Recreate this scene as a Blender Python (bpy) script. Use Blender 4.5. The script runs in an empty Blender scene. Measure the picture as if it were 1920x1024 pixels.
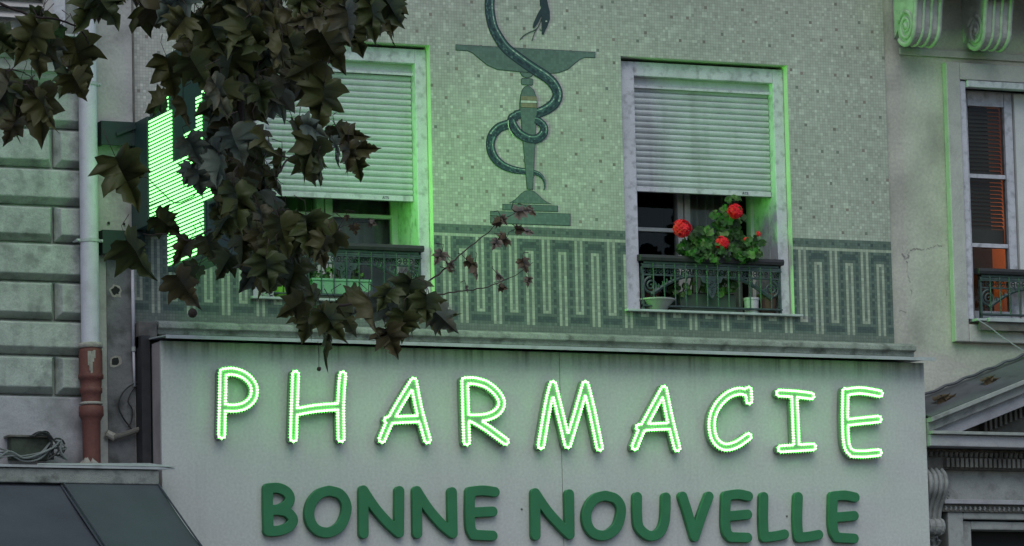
import bpy, bmesh, math, random
import numpy as np
from mathutils import Vector, Matrix
rnd = random.Random(7)
R = math.radians
scene = bpy.context.scene
# ------------------------------------------------------------------ camera
FPX = 9000.0
ya, pi_, ro = R(23.53), R(7.87), R(-1.33)
fw = Vector((math.sin(ya)*math.cos(pi_), math.cos(ya)*math.cos(pi_), math.sin(pi_)))
rt = Vector((math.cos(ya), -math.sin(ya), 0)); up = rt.cross(fw)
rt2 = rt*math.cos(ro)+up*math.sin(ro); up2 = -rt*math.sin(ro)+up*math.cos(ro)
CAM = Vector((0, 0, 5.45)) - 28*fw
cd = bpy.data.cameras.new('camera'); cam = bpy.data.objects.new('camera', cd)
scene.collection.objects.link(cam); scene.camera = cam
cd.sensor_width = 36; cd.lens = 36*FPX/1920; cd.clip_end = 2000; cd.clip_start = .1
M = Matrix((rt2, up2, -fw)).transposed().to_4x4(); M.translation = CAM; cam.matrix_world = M
# ------------------------------------------------------------------ sky, sun, exposure
world = bpy.data.worlds.new('World'); scene.world = world; world.use_nodes = True
wn = world.node_tree; bg = wn.nodes['Background']
sky = wn.nodes.new('ShaderNodeTexSky'); sky.sky_type = 'NISHITA'; sky.sun_disc = False
sdir = Vector((-.25, -.80, 1.0)).normalized()      # brightest part of the overcast evening sky
SUN_EL, SUN_ROT = math.asin(sdir.z), math.atan2(sdir.x, sdir.y)
sky.sun_elevation = SUN_EL; sky.sun_rotation = SUN_ROT
sky.air_density = 1.0; sky.dust_density = 0.6; sky.ozone_density = 1.0
wn.links.new(sky.outputs[0], bg.inputs[0]); bg.inputs[1].default_value = .12
sl = bpy.data.lights.new('sun', 'SUN'); sl.energy = 1.3; sl.angle = R(50); sl.color = (.97, 1, .90)
sun = bpy.data.objects.new('sun', sl); scene.collection.objects.link(sun)
sun.rotation_euler = sdir.to_track_quat('Z', 'Y').to_euler()
scene.view_settings.view_transform = 'Standard'; scene.view_settings.look = 'None'
scene.view_settings.exposure = -.12; scene.view_settings.gamma = 1
scene.render.engine = 'CYCLES'
cy = scene.cycles
cy.use_denoising = True; cy.max_bounces = 6; cy.diffuse_bounces = 3; cy.glossy_bounces = 3
cy.transmission_bounces = 4; cy.caustics_reflective = False; cy.caustics_refractive = False
cy.sample_clamp_indirect = 3; cy.use_light_tree = True
try: cy.denoising_input_passes = 'RGB_ALBEDO_NORMAL'
except Exception: pass

def at(px, py, Y=0.0):
    d = fw*FPX + rt2*(px-960) - up2*(py-512); t = (Y-CAM.y)/d.y; p = CAM+d*t
    return p.x, p.z
def atp(px, py, Y=0.0):
    x, z = at(px, py, Y); return Vector((x, Y, z))
# ------------------------------------------------------------------ helpers
class MB:
    def __init__(s): s.v = []; s.f = []; s.mi = []; s.uv = None; s.col = None
    def add(s, vs, fs, m=0):
        o = len(s.v); s.v += [tuple(v) for v in vs]; s.f += [tuple(i+o for i in f) for f in fs]; s.mi += [m]*len(fs); return s
    def box(s, x0, x1, y0, y1, z0, z1, m=0):
        return s.add([(x0,y0,z0),(x1,y0,z0),(x1,y1,z0),(x0,y1,z0),(x0,y0,z1),(x1,y0,z1),(x1,y1,z1),(x0,y1,z1)],
              [(0,3,2,1),(4,5,6,7),(0,1,5,4),(1,2,6,5),(2,3,7,6),(3,0,4,7)], m)
    def tube(s, pts, r, n=8, m=0, cap=True):
        pts = [Vector(p) for p in pts]; k = len(pts); rs = r if isinstance(r, (list, tuple)) else [r]*k
        ref = Vector((0,0,1)); rings = []; prev = None
        for i, p in enumerate(pts):
            t = (pts[min(i+1,k-1)]-pts[max(i-1,0)]).normalized()
            if prev is None:
                a = t.cross(ref)
                if a.length < .1: a = t.cross(Vector((0,1,0)))
                a.normalize()
            else:
                a = prev - t*prev.dot(t)
                if a.length < 1e-4: a = t.cross(ref)
                a.normalize()
            prev = a; b = t.cross(a)
            rings.append([p+(a*math.cos(2*math.pi*j/n)+b*math.sin(2*math.pi*j/n))*rs[i] for j in range(n)])
        vs = [v for q in rings for v in q]
        fs = [(i*n+j, i*n+(j+1)%n, (i+1)*n+(j+1)%n, (i+1)*n+j) for i in range(k-1) for j in range(n)]
        if cap: fs += [tuple(range(n))[::-1], tuple((k-1)*n+j for j in range(n))]
        return s.add(vs, fs, m)
    def lathe(s, prof, cx, cy_, n=20, m=0):      # prof: (r, z)
        vs = [(cx+r*math.cos(2*math.pi*j/n), cy_+r*math.sin(2*math.pi*j/n), z) for r, z in prof for j in range(n)]
        fs = [(i*n+j, i*n+(j+1)%n, (i+1)*n+(j+1)%n, (i+1)*n+j) for i in range(len(prof)-1) for j in range(n)]
        return s.add(vs, fs, m)
    def prism_x(s, prof, x0, x1, m=0):           # prof: (y, z) closed polygon extruded along x
        k = len(prof); vs = [(x0,y,z) for y, z in prof]+[(x1,y,z) for y, z in prof]
        fs = [(i, (i+1)%k, (i+1)%k+k, i+k) for i in range(k)]+[tuple(range(k))[::-1], tuple(range(k, 2*k))]
        return s.add(vs, fs, m)
    def prism_y(s, prof, y0, y1, m=0):           # prof: (x, z)
        k = len(prof); vs = [(x,y0,z) for x, z in prof]+[(x,y1,z) for x, z in prof]
        fs = [(i, (i+1)%k, (i+1)%k+k, i+k) for i in range(k)]+[tuple(range(k))[::-1], tuple(range(k, 2*k))]
        return s.add(vs, fs, m)
    def build(s, name, mat, parent=None, smooth=False, bevel=0, label=None, fixn=True):
        me = bpy.data.meshes.new(name)
        off = parent_base(parent) if parent else Vector((0,0,0))
        me.from_pydata([tuple(Vector(v)-off) for v in s.v], [], s.f)
        mats = mat if isinstance(mat, (list, tuple)) else [mat]
        for m in mats: me.materials.append(m)
        if len(mats) > 1: me.polygons.foreach_set('material_index', s.mi)
        if fixn:
            bm = bmesh.new(); bm.from_mesh(me); bmesh.ops.recalc_face_normals(bm, faces=bm.faces); bm.to_mesh(me); bm.free()
        if smooth: me.polygons.foreach_set('use_smooth', [True]*len(me.polygons))
        o = bpy.data.objects.new(name, me); scene.collection.objects.link(o)
        if parent: o.parent = parent
        if bevel:
            b = o.modifiers.new('bevel', 'BEVEL'); b.width = bevel; b.segments = 2; b.limit_method = 'ANGLE'; b.angle_limit = R(40)
        if label: o['label'] = label
        return o
def parent_base(o):
    v = Vector((0,0,0))
    while o: v += o.location; o = o.parent
    return v
def tag(o, label, cat, group=None, kind=None):
    if label: o['label'] = label
    if cat: o['category'] = cat
    if group: o['group'] = group
    if kind: o['kind'] = kind
    return o
def thing(name, label, cat, loc=(0,0,0), group=None):
    o = bpy.data.objects.new(name, None); o.location = loc; o.empty_display_size = .1
    scene.collection.objects.link(o); return tag(o, label, cat, group)
def smoothpath(pts, n=8, closed=False):
    pts = [np.array(p, float) for p in pts]; k = len(pts); out = []
    rng = range(k if closed else k-1)
    for i in rng:
        if closed: p0, p1, p2, p3 = pts[(i-1)%k], pts[i], pts[(i+1)%k], pts[(i+2)%k]
        else: p0, p1, p2, p3 = pts[max(i-1,0)], pts[i], pts[i+1], pts[min(i+2,k-1)]
        for j in range(n):
            t = j/n
            out.append(.5*((2*p1)+(-p0+p2)*t+(2*p0-5*p1+4*p2-p3)*t*t+(-p0+3*p1-3*p2+p3)*t**3))
    if not closed: out.append(pts[-1])
    return out
# ------------------------------------------------------------------ materials
def mat(name, c, rough=.7, var=.15, scale=8, bump=.0, bscale=60, metal=0, dirt=0, dirtc=(.03,.03,.025), dscale=3, streak=0, spec=.4, grain=.08, stretch=(1,1,1)):
    m = bpy.data.materials.new(name); m.use_nodes = True; nt = m.node_tree; N = nt.nodes; L = nt.links
    b = N['Principled BSDF']; b.inputs['Roughness'].default_value = rough; b.inputs['Metallic'].default_value = metal
    b.inputs['Specular IOR Level'].default_value = spec
    tc = N.new('ShaderNodeTexCoord'); mp = N.new('ShaderNodeMapping'); L.new(tc.outputs['Object'], mp.inputs[0]); mp.inputs['Scale'].default_value = stretch
    co = mp.outputs[0]
    def noise(sc, det=6, src=co):
        n = N.new('ShaderNodeTexNoise'); n.inputs['Scale'].default_value = sc; n.inputs['Detail'].default_value = det; L.new(src, n.inputs['Vector']); return n.outputs['Fac']
    def rng(v, a, bb, c0, d):
        r = N.new('ShaderNodeMapRange'); r.inputs[1].default_value = a; r.inputs[2].default_value = bb; r.inputs[3].default_value = c0; r.inputs[4].default_value = d; L.new(v, r.inputs[0]); return r.outputs[0]
    def mul(a, bb):
        r = N.new('ShaderNodeMath'); r.operation = 'MULTIPLY'; L.new(a, r.inputs[0]); L.new(bb, r.inputs[1]); return r.outputs[0]
    f = mul(rng(noise(scale), .25, .75, 1-var, 1+var), rng(noise(scale*22, 2), .25, .75, 1-grain, 1+grain))
    mx = N.new('ShaderNodeMix'); mx.data_type = 'RGBA'; mx.blend_type = 'MULTIPLY'; mx.inputs[0].default_value = 1
    mx.inputs[6].default_value = (*c, 1); cmb = N.new('ShaderNodeCombineColor'); [L.new(f, cmb.inputs[i]) for i in range(3)]; L.new(cmb.outputs[0], mx.inputs[7])
    col = mx.outputs[2]
    def over(col, fac, dc):
        q = N.new('ShaderNodeMix'); q.data_type = 'RGBA'; L.new(fac, q.inputs[0]); L.new(col, q.inputs[6]); q.inputs[7].default_value = (*dc, 1); return q.outputs[2]
    if dirt: col = over(col, rng(noise(dscale, 9), .5, .72, 0, dirt), dirtc)
    if streak:
        m2 = N.new('ShaderNodeMapping'); L.new(tc.outputs['Object'], m2.inputs[0]); m2.inputs['Scale'].default_value = (1, 1, .06)
        col = over(col, rng(noise(14, 7, m2.outputs[0]), .52, .75, 0, streak), dirtc)
    L.new(col, b.inputs['Base Color'])
    if bump:
        bp = N.new('ShaderNodeBump'); bp.inputs['Strength'].default_value = 1; bp.inputs['Distance'].default_value = bump
        L.new(noise(bscale, 5), bp.inputs['Height']); L.new(bp.outputs[0], b.inputs['Normal'])
    return m
def emit(name, c, s):
    m = bpy.data.materials.new(name); m.use_nodes = True; nt = m.node_tree; b = nt.nodes['Principled BSDF']
    b.inputs['Base Color'].default_value = (.1,.2,.1,1); b.inputs['Emission Color'].default_value = (*c, 1); b.inputs['Emission Strength'].default_value = s
    return m
LEDC = (.10, 1.0, .13)
m_led = emit('led_light', (.17, 1, .14), 15)
m_led_flare = emit('led_flare', (.2, 1, .15), .66)  # weak glow for the imitated flare around each lamp
m_bar = emit('led_matrix_light', (.26, 1.0, .26), 3.4); m_bar2 = emit('led_matrix_light', (.14, 1.0, .06), 5.5)
m_white = mat('painted_frame', (.56,.56,.60), .6, .1, 6, .0012, 90, dirt=.55, dirtc=(.12,.12,.12), dscale=22, streak=.25)
m_alu = mat('shutter_slat', (.50,.53,.54), .45, .1, 5, 0, dirt=.25, dirtc=(.2,.2,.2), dscale=6, streak=.3)
m_dark = mat('dark_gap', (.02,.02,.02), .9)
m_iron = mat('green_iron', (.042,.066,.066), .5, .25, 30, .001, 150, dirt=.3, dirtc=(.15,.15,.14), dscale=30)
m_handrail = mat('dark_handrail', (.03,.028,.032), .6, .3, 20, .001, 120)
m_sash = mat('painted_sash', (.62,.62,.60), .5, .1, 8)
m_sash_d = mat('brown_sash', (.05,.035,.03), .5, .1, 8)
m_curtain = mat('curtain_cloth', (.33,.35,.30), .9, .2, 4)
m_room = mat('room_plaster', (.06,.055,.05), .9, .2, 2)
m_plaster = mat('weathered_plaster', (.40,.385,.37), .9, .16, 3, .004, 40, dirt=.6, dirtc=(.13,.12,.12), dscale=5, streak=.25)
m_plaster_r = mat('ochre_plaster', (.48,.475,.40), .9, .25, 2.6, .004, 25, dirt=.45, dirtc=(.22,.20,.19), dscale=3.2, grain=.12)
m_surround = mat('surround_plaster', (.46,.43,.42), .85, .1, 6, .003, 50, dirt=.35, dirtc=(.2,.19,.19), dscale=9)
m_stone = mat('limestone_block', (.365,.39,.365), .9, .22, 7, .006, 34, dirt=.8, dirtc=(.17,.18,.17), dscale=11, streak=.4, grain=.15)
m_stone_s = mat('carved_stone', (.32,.325,.31), .85, .18, 8, .003, 50, dirt=.55, dirtc=(.07,.07,.06), dscale=12, grain=.12)
m_dkstone = mat('dark_stone', (.15,.14,.125), .95, .3, 10, .004, 40, dirt=.6, dscale=8)  # dark stone tone for recessed mouldings and small dark parts
m_corn = mat('cement_cornice', (.27,.28,.26), .95, .25, 8, .005, 60, dirt=.8, dirtc=(.05,.05,.045), dscale=12, grain=.2)
m_zinc = mat('zinc_flashing', (.42,.44,.45), .5, .12, 6, dirt=.4, dirtc=(.15,.15,.14), dscale=14)
m_pipe = mat('painted_pipe', (.55,.52,.60), .55, .08, 7, .0008, 120, dirt=.25, dirtc=(.25,.24,.26), dscale=15, streak=.3)
m_rust = mat('red_cast_iron', (.145,.05,.042), .7, .3, 14, .003, 70, dirt=.7, dirtc=(.07,.03,.028), dscale=14)
m_cement = mat('cement_collar', (.34,.31,.28), .95, .2, 20, .006, 60)
m_cable = mat('black_cable', (.02,.02,.022), .6)
m_cable_g = mat('grey_cable', (.16,.17,.17), .6)
m_greenbox = mat('green_sheet_metal', (.028,.060,.056), .5, .15, 4, dirt=.3, dirtc=(.01,.02,.02), dscale=8)
m_brk = mat('dark_bracket_steel', (.014,.028,.028), .6, .2, 8)
m_cons = mat('pale_painted_stone', (.46,.47,.42), .85, .15, 8, .002, 50, dirt=.5, dirtc=(.14,.13,.12), dscale=14)
m_ledbase = mat('led_board', (.012,.06,.045), .5)
m_letter = mat('green_letter_face', (.030,.175,.072), .5, .12, 10)
m_channel = mat('green_channel', (.22,.22,.22), .5, .05, 10)
m_awn = mat('teal_awning_cloth', (.062,.074,.082), .85, .12, 5, .001, 200, dirt=.2, dirtc=(.09,.11,.11), dscale=3)
m_awn2 = mat('grey_awning_cloth', (.062,.067,.082), .85, .15, 4, .001, 200)
m_blind = mat('brown_blind', (.085,.072,.052), .6, .2, 8)
m_ground = mat('asphalt', (.05,.05,.052), .9, .2, 2, .003, 80)
m_pave = mat('paving', (.18,.18,.17), .9, .2, 2, .003, 60)
m_lead = mat('lead_roof', (.10,.105,.115), .6, .25, 6, dirt=.4, dscale=9)
m_bark = mat('bark', (.06,.045,.038), .9, .3, 20, .004, 60)
m_twig = mat('twig_bark', (.055,.036,.034), .9, .3, 20)
m_red = mat('red_petal', (.80,.010,.028), .6, .25, 60)
m_potw = mat('white_pot', (.5,.5,.5), .4); m_potb = mat('brown_pot', (.10,.06,.04), .7); m_potg = mat('green_pot', (.20,.42,.05), .5)
m_planter = mat('green_planter', (.16,.33,.20), .6); m_planter2 = mat('dark_planter', (.05,.08,.055), .7)
m_soil = mat('soil', (.03,.022,.018), 1)
m_jamb = mat('reveal_paint', (.58,.60,.50), .75, .1, 6, .002, 60)
def glassm():
    m = bpy.data.materials.new('window_glass'); m.use_nodes = True; nt = m.node_tree; N = nt.nodes; L = nt.links
    N.remove(N['Principled BSDF']); o = N['Material Output']
    t = N.new('ShaderNodeBsdfTransparent'); t.inputs[0].default_value = (.88,.92,.9,1); g = N.new('ShaderNodeBsdfGlossy'); g.inputs['Roughness'].default_value = .03
    g.inputs['Color'].default_value = (.45,.45,.45,1)
    fr = N.new('ShaderNodeFresnel'); fr.inputs[0].default_value = 1.5
    mx = N.new('ShaderNodeMixShader'); L.new(fr.outputs[0], mx.inputs[0]); L.new(t.outputs[0], mx.inputs[1]); L.new(g.outputs[0], mx.inputs[2]); L.new(mx.outputs[0], o.inputs[0])
    return m
m_glass = glassm()
def leafm(name, cols, trans=.12):
    """leaf colour varies from leaf to leaf (colour attribute 'Col' holds a per-leaf value, raised on up-turned tree leaves as painted skylight), veins by noise"""
    m = bpy.data.materials.new(name); m.use_nodes = True; nt = m.node_tree; N = nt.nodes; L = nt.links
    b = N['Principled BSDF']; b.inputs['Roughness'].default_value = .5; b.inputs['Specular IOR Level'].default_value = .3
    a = N.new('ShaderNodeAttribute'); a.attribute_name = 'leaf_value'
    r = N.new('ShaderNodeValToRGB'); r.color_ramp.interpolation = 'LINEAR'
    while len(r.color_ramp.elements) < len(cols): r.color_ramp.elements.new(.5)
    for i, c in enumerate(cols): r.color_ramp.elements[i].position = i/(len(cols)-1); r.color_ramp.elements[i].color = (*c, 1)
    tc = N.new('ShaderNodeTexCoord'); n = N.new('ShaderNodeTexNoise'); n.inputs['Scale'].default_value = 14; n.inputs['Detail'].default_value = 6; L.new(tc.outputs['Object'], n.inputs[0])
    ad = N.new('ShaderNodeMath'); ad.operation = 'MULTIPLY_ADD'; L.new(n.outputs[0], ad.inputs[0]); ad.inputs[1].default_value = .5
    su = N.new('ShaderNodeMath'); su.operation = 'SUBTRACT'; L.new(a.outputs['Fac'], su.inputs[0]); su.inputs[1].default_value = .25; L.new(su.outputs[0], ad.inputs[2])
    L.new(ad.outputs[0], r.inputs[0]); L.new(r.outputs[0], b.inputs['Base Color'])
    bp = N.new('ShaderNodeBump'); bp.inputs['Distance'].default_value = .004; L.new(n.outputs[0], bp.inputs['Height']); L.new(bp.outputs[0], b.inputs['Normal'])
    tr = N.new('ShaderNodeBsdfTranslucent'); L.new(r.outputs[0], tr.inputs[0]); mx = N.new('ShaderNodeMixShader'); mx.inputs[0].default_value = trans
    L.new(b.outputs[0], mx.inputs[1]); L.new(tr.outputs[0], mx.inputs[2]); L.new(mx.outputs[0], N['Material Output'].inputs[0])
    return m
m_leaf = leafm('plane_leaf', [(.026,.037,.015),(.048,.060,.016),(.064,.062,.018),(.070,.056,.024),(.095,.118,.092)])  # palest stop is the skylight painted on up-turned leaves
m_leaf_dry = leafm('dry_leaf', [(.065,.058,.028),(.10,.072,.036),(.13,.09,.055),(.2,.16,.13)])
m_gleaf = leafm('geranium_leaf', [(.02,.05,.015),(.035,.09,.02),(.06,.14,.03),(.13,.24,.06)], .2)
# ------------------------------------------------------------------ mosaic material (colour of every tessera comes from the tile attribute)
T = .0175
def mosaicm(name, attr=True, c=(.3,.3,.3), grout=.72, var=.08):
    m = bpy.data.materials.new(name); m.use_nodes = True; nt = m.node_tree; N = nt.nodes; L = nt.links
    b = N['Principled BSDF']; b.inputs['Roughness'].default_value = .42; b.inputs['Specular IOR Level'].default_value = .4
    tc = N.new('ShaderNodeTexCoord'); sx = N.new('ShaderNodeSeparateXYZ'); L.new(tc.outputs['Object'], sx.inputs[0])
    def M_(op, a, bb=None, cc=None):
        n = N.new('ShaderNodeMath'); n.operation = op
        for i, v in enumerate((a, bb, cc)):
            if v is None: continue
            if isinstance(v, (int, float)): n.inputs[i].default_value = v
            else: L.new(v, n.inputs[i])
        return n.outputs[0]
    # wobble the joints a little
    nz = N.new('ShaderNodeTexNoise'); nz.inputs['Scale'].default_value = 30; L.new(tc.outputs['Object'], nz.inputs[0])
    w = M_('MULTIPLY_ADD', nz.outputs[0], .12, -.06)
    u = M_('ADD', M_('DIVIDE', M_('ADD', sx.outputs[0], .437+T*200), T), w); v = M_('ADD', M_('DIVIDE', M_('SUBTRACT', sx.outputs[2], 5.1475-T*300), T), w)
    fu = M_('ABSOLUTE', M_('SUBTRACT', M_('FRACT', u), .5)); fv = M_('ABSOLUTE', M_('SUBTRACT', M_('FRACT', v), .5))
    g = M_('MAXIMUM', fu, fv)
    mr = N.new('ShaderNodeMapRange'); mr.inputs[1].default_value = .38; mr.inputs[2].default_value = .49; mr.inputs[3].default_value = 1; mr.inputs[4].default_value = grout; L.new(g, mr.inputs[0])
    n2 = N.new('ShaderNodeTexNoise'); n2.inputs['Scale'].default_value = 1.3; n2.inputs['Detail'].default_value = 8; L.new(tc.outputs['Object'], n2.inputs[0])
    m2 = N.new('ShaderNodeMapRange'); m2.inputs[1].default_value = .3; m2.inputs[2].default_value = .7; m2.inputs[3].default_value = .9; m2.inputs[4].default_value = 1.08; L.new(n2.outputs[0], m2.inputs[0])
    wn_ = N.new('ShaderNodeTexWhiteNoise'); cx = N.new('ShaderNodeCombineXYZ'); L.new(M_('FLOOR', u), cx.inputs[0]); L.new(M_('FLOOR', v), cx.inputs[1]); L.new(cx.outputs[0], wn_.inputs[0])
    wv = M_('MULTIPLY_ADD', wn_.outputs['Value'], var*2, 1-var)
    fac = M_('MULTIPLY', M_('MULTIPLY', mr.outputs[0], m2.outputs[0]), wv)
    mx = N.new('ShaderNodeMix'); mx.data_type = 'RGBA'; mx.blend_type = 'MULTIPLY'; mx.inputs[0].default_value = 1
    if attr:
        a = N.new('ShaderNodeAttribute'); a.attribute_name = 'tile'; L.new(a.outputs['Color'], mx.inputs[6])
    else: mx.inputs[6].default_value = (*c, 1)
    cb = N.new('ShaderNodeCombineColor'); [L.new(fac, cb.inputs[i]) for i in range(3)]; L.new(cb.outputs[0], mx.inputs[7])
    col = mx.outputs[2]
    L.new(col, b.inputs['Base Color'])
    bp = N.new('ShaderNodeBump'); bp.inputs['Distance'].default_value = .0015; L.new(mr.outputs[0], bp.inputs['Height']); L.new(bp.outputs[0], b.inputs['Normal'])
    return m
m_mosaic = mosaicm('mosaic')
m_snake = mosaicm('snake_mosaic', grout=.9, var=.06)
def mm(name, c): return mosaicm(name, False, c, .88, .14)
m_cup = mm('cup_mosaic', (.105,.15,.135)); m_cupo = mm('cup_ochre_mosaic', (.22,.19,.12)); m_line = mm('outline_mosaic', (.035,.055,.05))
m_pale = mm('pale_mosaic', (.5,.52,.46))

# ================================================================== ground
def struct(o): o['kind'] = 'structure'; return o
struct(MB().add([(-400,-400,0),(400,-400,0),(400,400,0),(-400,400,0)], [(0,1,2,3)]).build('ground', m_ground))
struct(MB().box(-60, 60, -7.5, .4, 0.004, .13).build('pavement', m_pave, bevel=.01))

# ================================================================== pharmacy building
BX0, BX1 = -2.327, 2.503
bld = thing('pharmacy_building', 'facade of pale mosaic with snake and cup picture above the pharmacy sign', 'building', (0, 0, 0))
WIN = [(-1.602, -.497), (.728, 1.838)]; WZ0, WZ1 = 5.244, 6.781
def qx(x): return -.437+round((x+.437)/T)*T
def qz(z): return 5.1475+round((z-5.1475)/T)*T
WIN = [(qx(a), qx(b)) for a, b in WIN]; WZ0, WZ1 = qz(WZ0), qz(WZ1)
i0, i1 = round((BX0+.437)/T), round((BX1+.437)/T); j0, j1 = -3, 150
D1, D2, DW, DG = (.115,.145,.125), (.062,.088,.082), (.35,.365,.30), (.15,.175,.155)
nrs = np.random.RandomState(3)
dark_cells = {}
for a in range(-30, 40):
    for b_ in range(0, 16):
        dark_cells[(a*9+nrs.randint(0, 7)+(b_ % 2)*4, 34+b_*9+nrs.randint(0, 7))] = nrs.randint(0, 3)
patch = nrs.rand(400, 200)
def tile_col(i, j):
    if j < 0:
        k = .9+.2*nrs.rand(); return tuple(c*k for c in (.15,.17,.15))
    if j >= 33:
        if (i, j) in dark_cells: return [(.20,.165,.145),(.18,.19,.165),(.25,.19,.175)][dark_cells[(i, j)]]
        k = .93+.14*nrs.rand(); c = (.405,.40,.36)
        r = patch[(i//2+200) % 400, (j//2) % 200]
        if nrs.rand() < .085 or r > .965: c = (.49,.49,.44)
        elif nrs.rand() < .12: c = (.36,.355,.315)
        return tuple(q*k for q in c)
    k = .86+.28*nrs.rand()
    if j >= 30: return tuple(q*k for q in (D2 if (j == 31 and i % 5 == 0) else D1))
    if j == 29: return tuple(q*k for q in DW)
    p = i % 12
    # hanging U at p=0..2, arch at p=6..8
    if p in (0, 2) and j >= 4: c = DW
    elif p == 1: c = DW if j == 4 else (DG if j > 4 else (D2 if j in (1, 2) else D1))
    elif p in (6, 8) and j <= 24: c = DW
    elif p == 7: c = DW if j == 24 else (DG if j < 24 else (D2 if j in (26, 27) else D1))
    elif p in (0, 2): c = D2 if j in (1, 2) else D1
    elif p in (6, 8): c = D2 if j in (26, 27) else D1
    else:
        q = min(abs(p-4), abs(p-10))
        c = D1
        if q == 0: c = D2 if (j % 3) else D1
        if j in (1, 2) and (p in (3, 11)): c = D2
        if j in (26, 27) and (p in (5, 9)): c = D2
    return tuple(q*k for q in c)
vs, fs, cols = [], [], []
idx = {}
def gv(i, j):
    if (i, j) not in idx: idx[(i, j)] = len(vs); vs.append((-.437+i*T, 0, 5.1475+j*T))
    return idx[(i, j)]
for j in range(j0, j1):
    for i in range(i0, i1):
        cx, cz = -.437+(i+.5)*T, 5.1475+(j+.5)*T
        c = tile_col(i, j)
        if any(a < cx < b and WZ0 < cz < WZ1 for a, b in WIN): continue
        fs.append((gv(i, j), gv(i+1, j), gv(i+1, j+1), gv(i, j+1))); cols.append(c)
mb = MB(); mb.v = vs; mb.f = fs; mb.mi = [0]*len(fs)
wall = mb.build('mosaic_wall', m_mosaic, bld, fixn=False)
def facecol(o, cols, name='tile'):
    me = o.data; at_ = me.color_attributes.new(name, 'FLOAT_COLOR', 'CORNER'); arr = np.ones((len(me.loops), 4), 'f')
    for p, c in zip(me.polygons, cols): arr[p.loop_start:p.loop_start+p.loop_total, :3] = c
    at_.data.foreach_set('color', arr.ravel())
facecol(wall, cols)
TOPZ = 5.1475+j1*T
# shell behind: solid masonry with openings (keeps daylight out of the rooms)
s = MB(); Y0, Y1 = .004, .42
for a, b in ((BX0, WIN[0][0]-.01), (WIN[0][1]+.01, WIN[1][0]-.01), (WIN[1][1]+.01, BX1)): s.box(a, b, Y0, Y1, WZ0-.01, WZ1+.01)
s.box(BX0, BX1, Y0, Y1, 0, WZ0-.01); s.box(BX0, BX1, Y0, Y1, WZ1+.01, 9.5)
s.build('masonry', m_plaster, bld)
MB().box(BX0, BX1, -.004, .003, TOPZ, 9.5).build('upper_wall', m_plaster, bld)
s = MB(); s.box(BX0, BX1, 3.0, 3.2, 0, 9.5); s.box(BX0, BX0+.1, .42, 3, 0, 9.5); s.box(BX1-.1, BX1, .42, 3, 0, 9.5); s.box(BX0, BX1, 0, 3.2, 9.5, 9.7); s.box(BX0+.1,BX1-.1,.42,3,5.05,5.15); s.box(BX0+.1,BX1-.1,.42,3,7.1,7.2)
s.build('rear_shell', m_room, bld)
# shopfront under the sign (below the frame)
s = MB(); s.box(BX0, BX1, -.12, -.02, 0, .5); [s.box(x, x+.08, -.12, -.02, .5, 3.5) for x in (BX0, -.8, .8, BX1-.08)]
s.build('shopfront_frame', m_greenbox, bld); MB().box(BX0+.08, BX1-.08, -.06, -.05, .5, 3.5).build('shopfront_glass', m_glass, bld)

# cornice under the mosaic
s = MB()
s.prism_x([(.0,5.098),(-.05,5.098),(-.085,5.09),(-.10,5.08),(-.10,5.052),(-.07,5.045),(-.07,5.02),(.0,5.02)], -2.215, 2.60)
s.build('cornice', m_corn, bld, bevel=.004)
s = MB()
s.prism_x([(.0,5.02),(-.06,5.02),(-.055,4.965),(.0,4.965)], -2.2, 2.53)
s.build('cornice_shade_strip', m_dkstone, bld)  # dark strip standing in for the shadow gap above the flashing

# ---------- windows
def shutter(w, x0, x1, zb):
    s = MB(); s.box(x0, x1, .105, .16, 6.625, 6.70); s.build('shutter_box', m_alu, w)
    MB().box(x0, x1, .092, .104, 6.607, 6.622).build('shutter_rail', m_white, w)
    s = MB(); z = zb+.036; P = .0355
    while z < 6.60:
        prof = [(.135,z),(.124,z+.001),(.1175,z+P*.25),(.115,z+P*.55),(.1175,z+P*.80),(.126,z+P*.90),(.135,z+P*.90)]
        s.prism_x(prof, x0+.004, x1-.004); z += P
    s.box(x0+.004, x1-.004, .130, .14, zb, 6.61)
    sh = s.build('roller_shutter', m_alu, w)
    s = MB(); s.box(x0+.004, x1-.004, .112, .134, zb, zb+.031); s.build('shutter_bottom_rail', m_white, w, bevel=.002)
    # small printed maker's mark
    fc = bpy.data.curves.new('mark', 'FONT'); fc.body = 'ATS'; fc.size = .024; fc.extrude = .0005
    to = bpy.data.objects.new('mark', fc); scene.collection.objects.link(to)
    bpy.context.view_layer.update()
    me = bpy.data.meshes.new_from_object(to.evaluated_get(bpy.context.evaluated_depsgraph_get())); bpy.data.objects.remove(to)
    me.materials.clear(); me.materials.append(m_iron)
    me.transform(Matrix.Translation((x1-.20, .1105, zb+.008))@Matrix.Rotation(R(90), 4, 'X'))
    o = bpy.data.objects.new('shutter_mark', me); scene.collection.objects.link(o); me.transform(Matrix.Translation(-parent_base(w))); o.parent = w
def pane(w, x0, x1, z0, z1, y): MB().add([(x0,y,z0),(x1,y,z0),(x1,y,z1),(x0,y,z1)], [(0,1,2,3)]).build('pane', m_glass, w)
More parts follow.
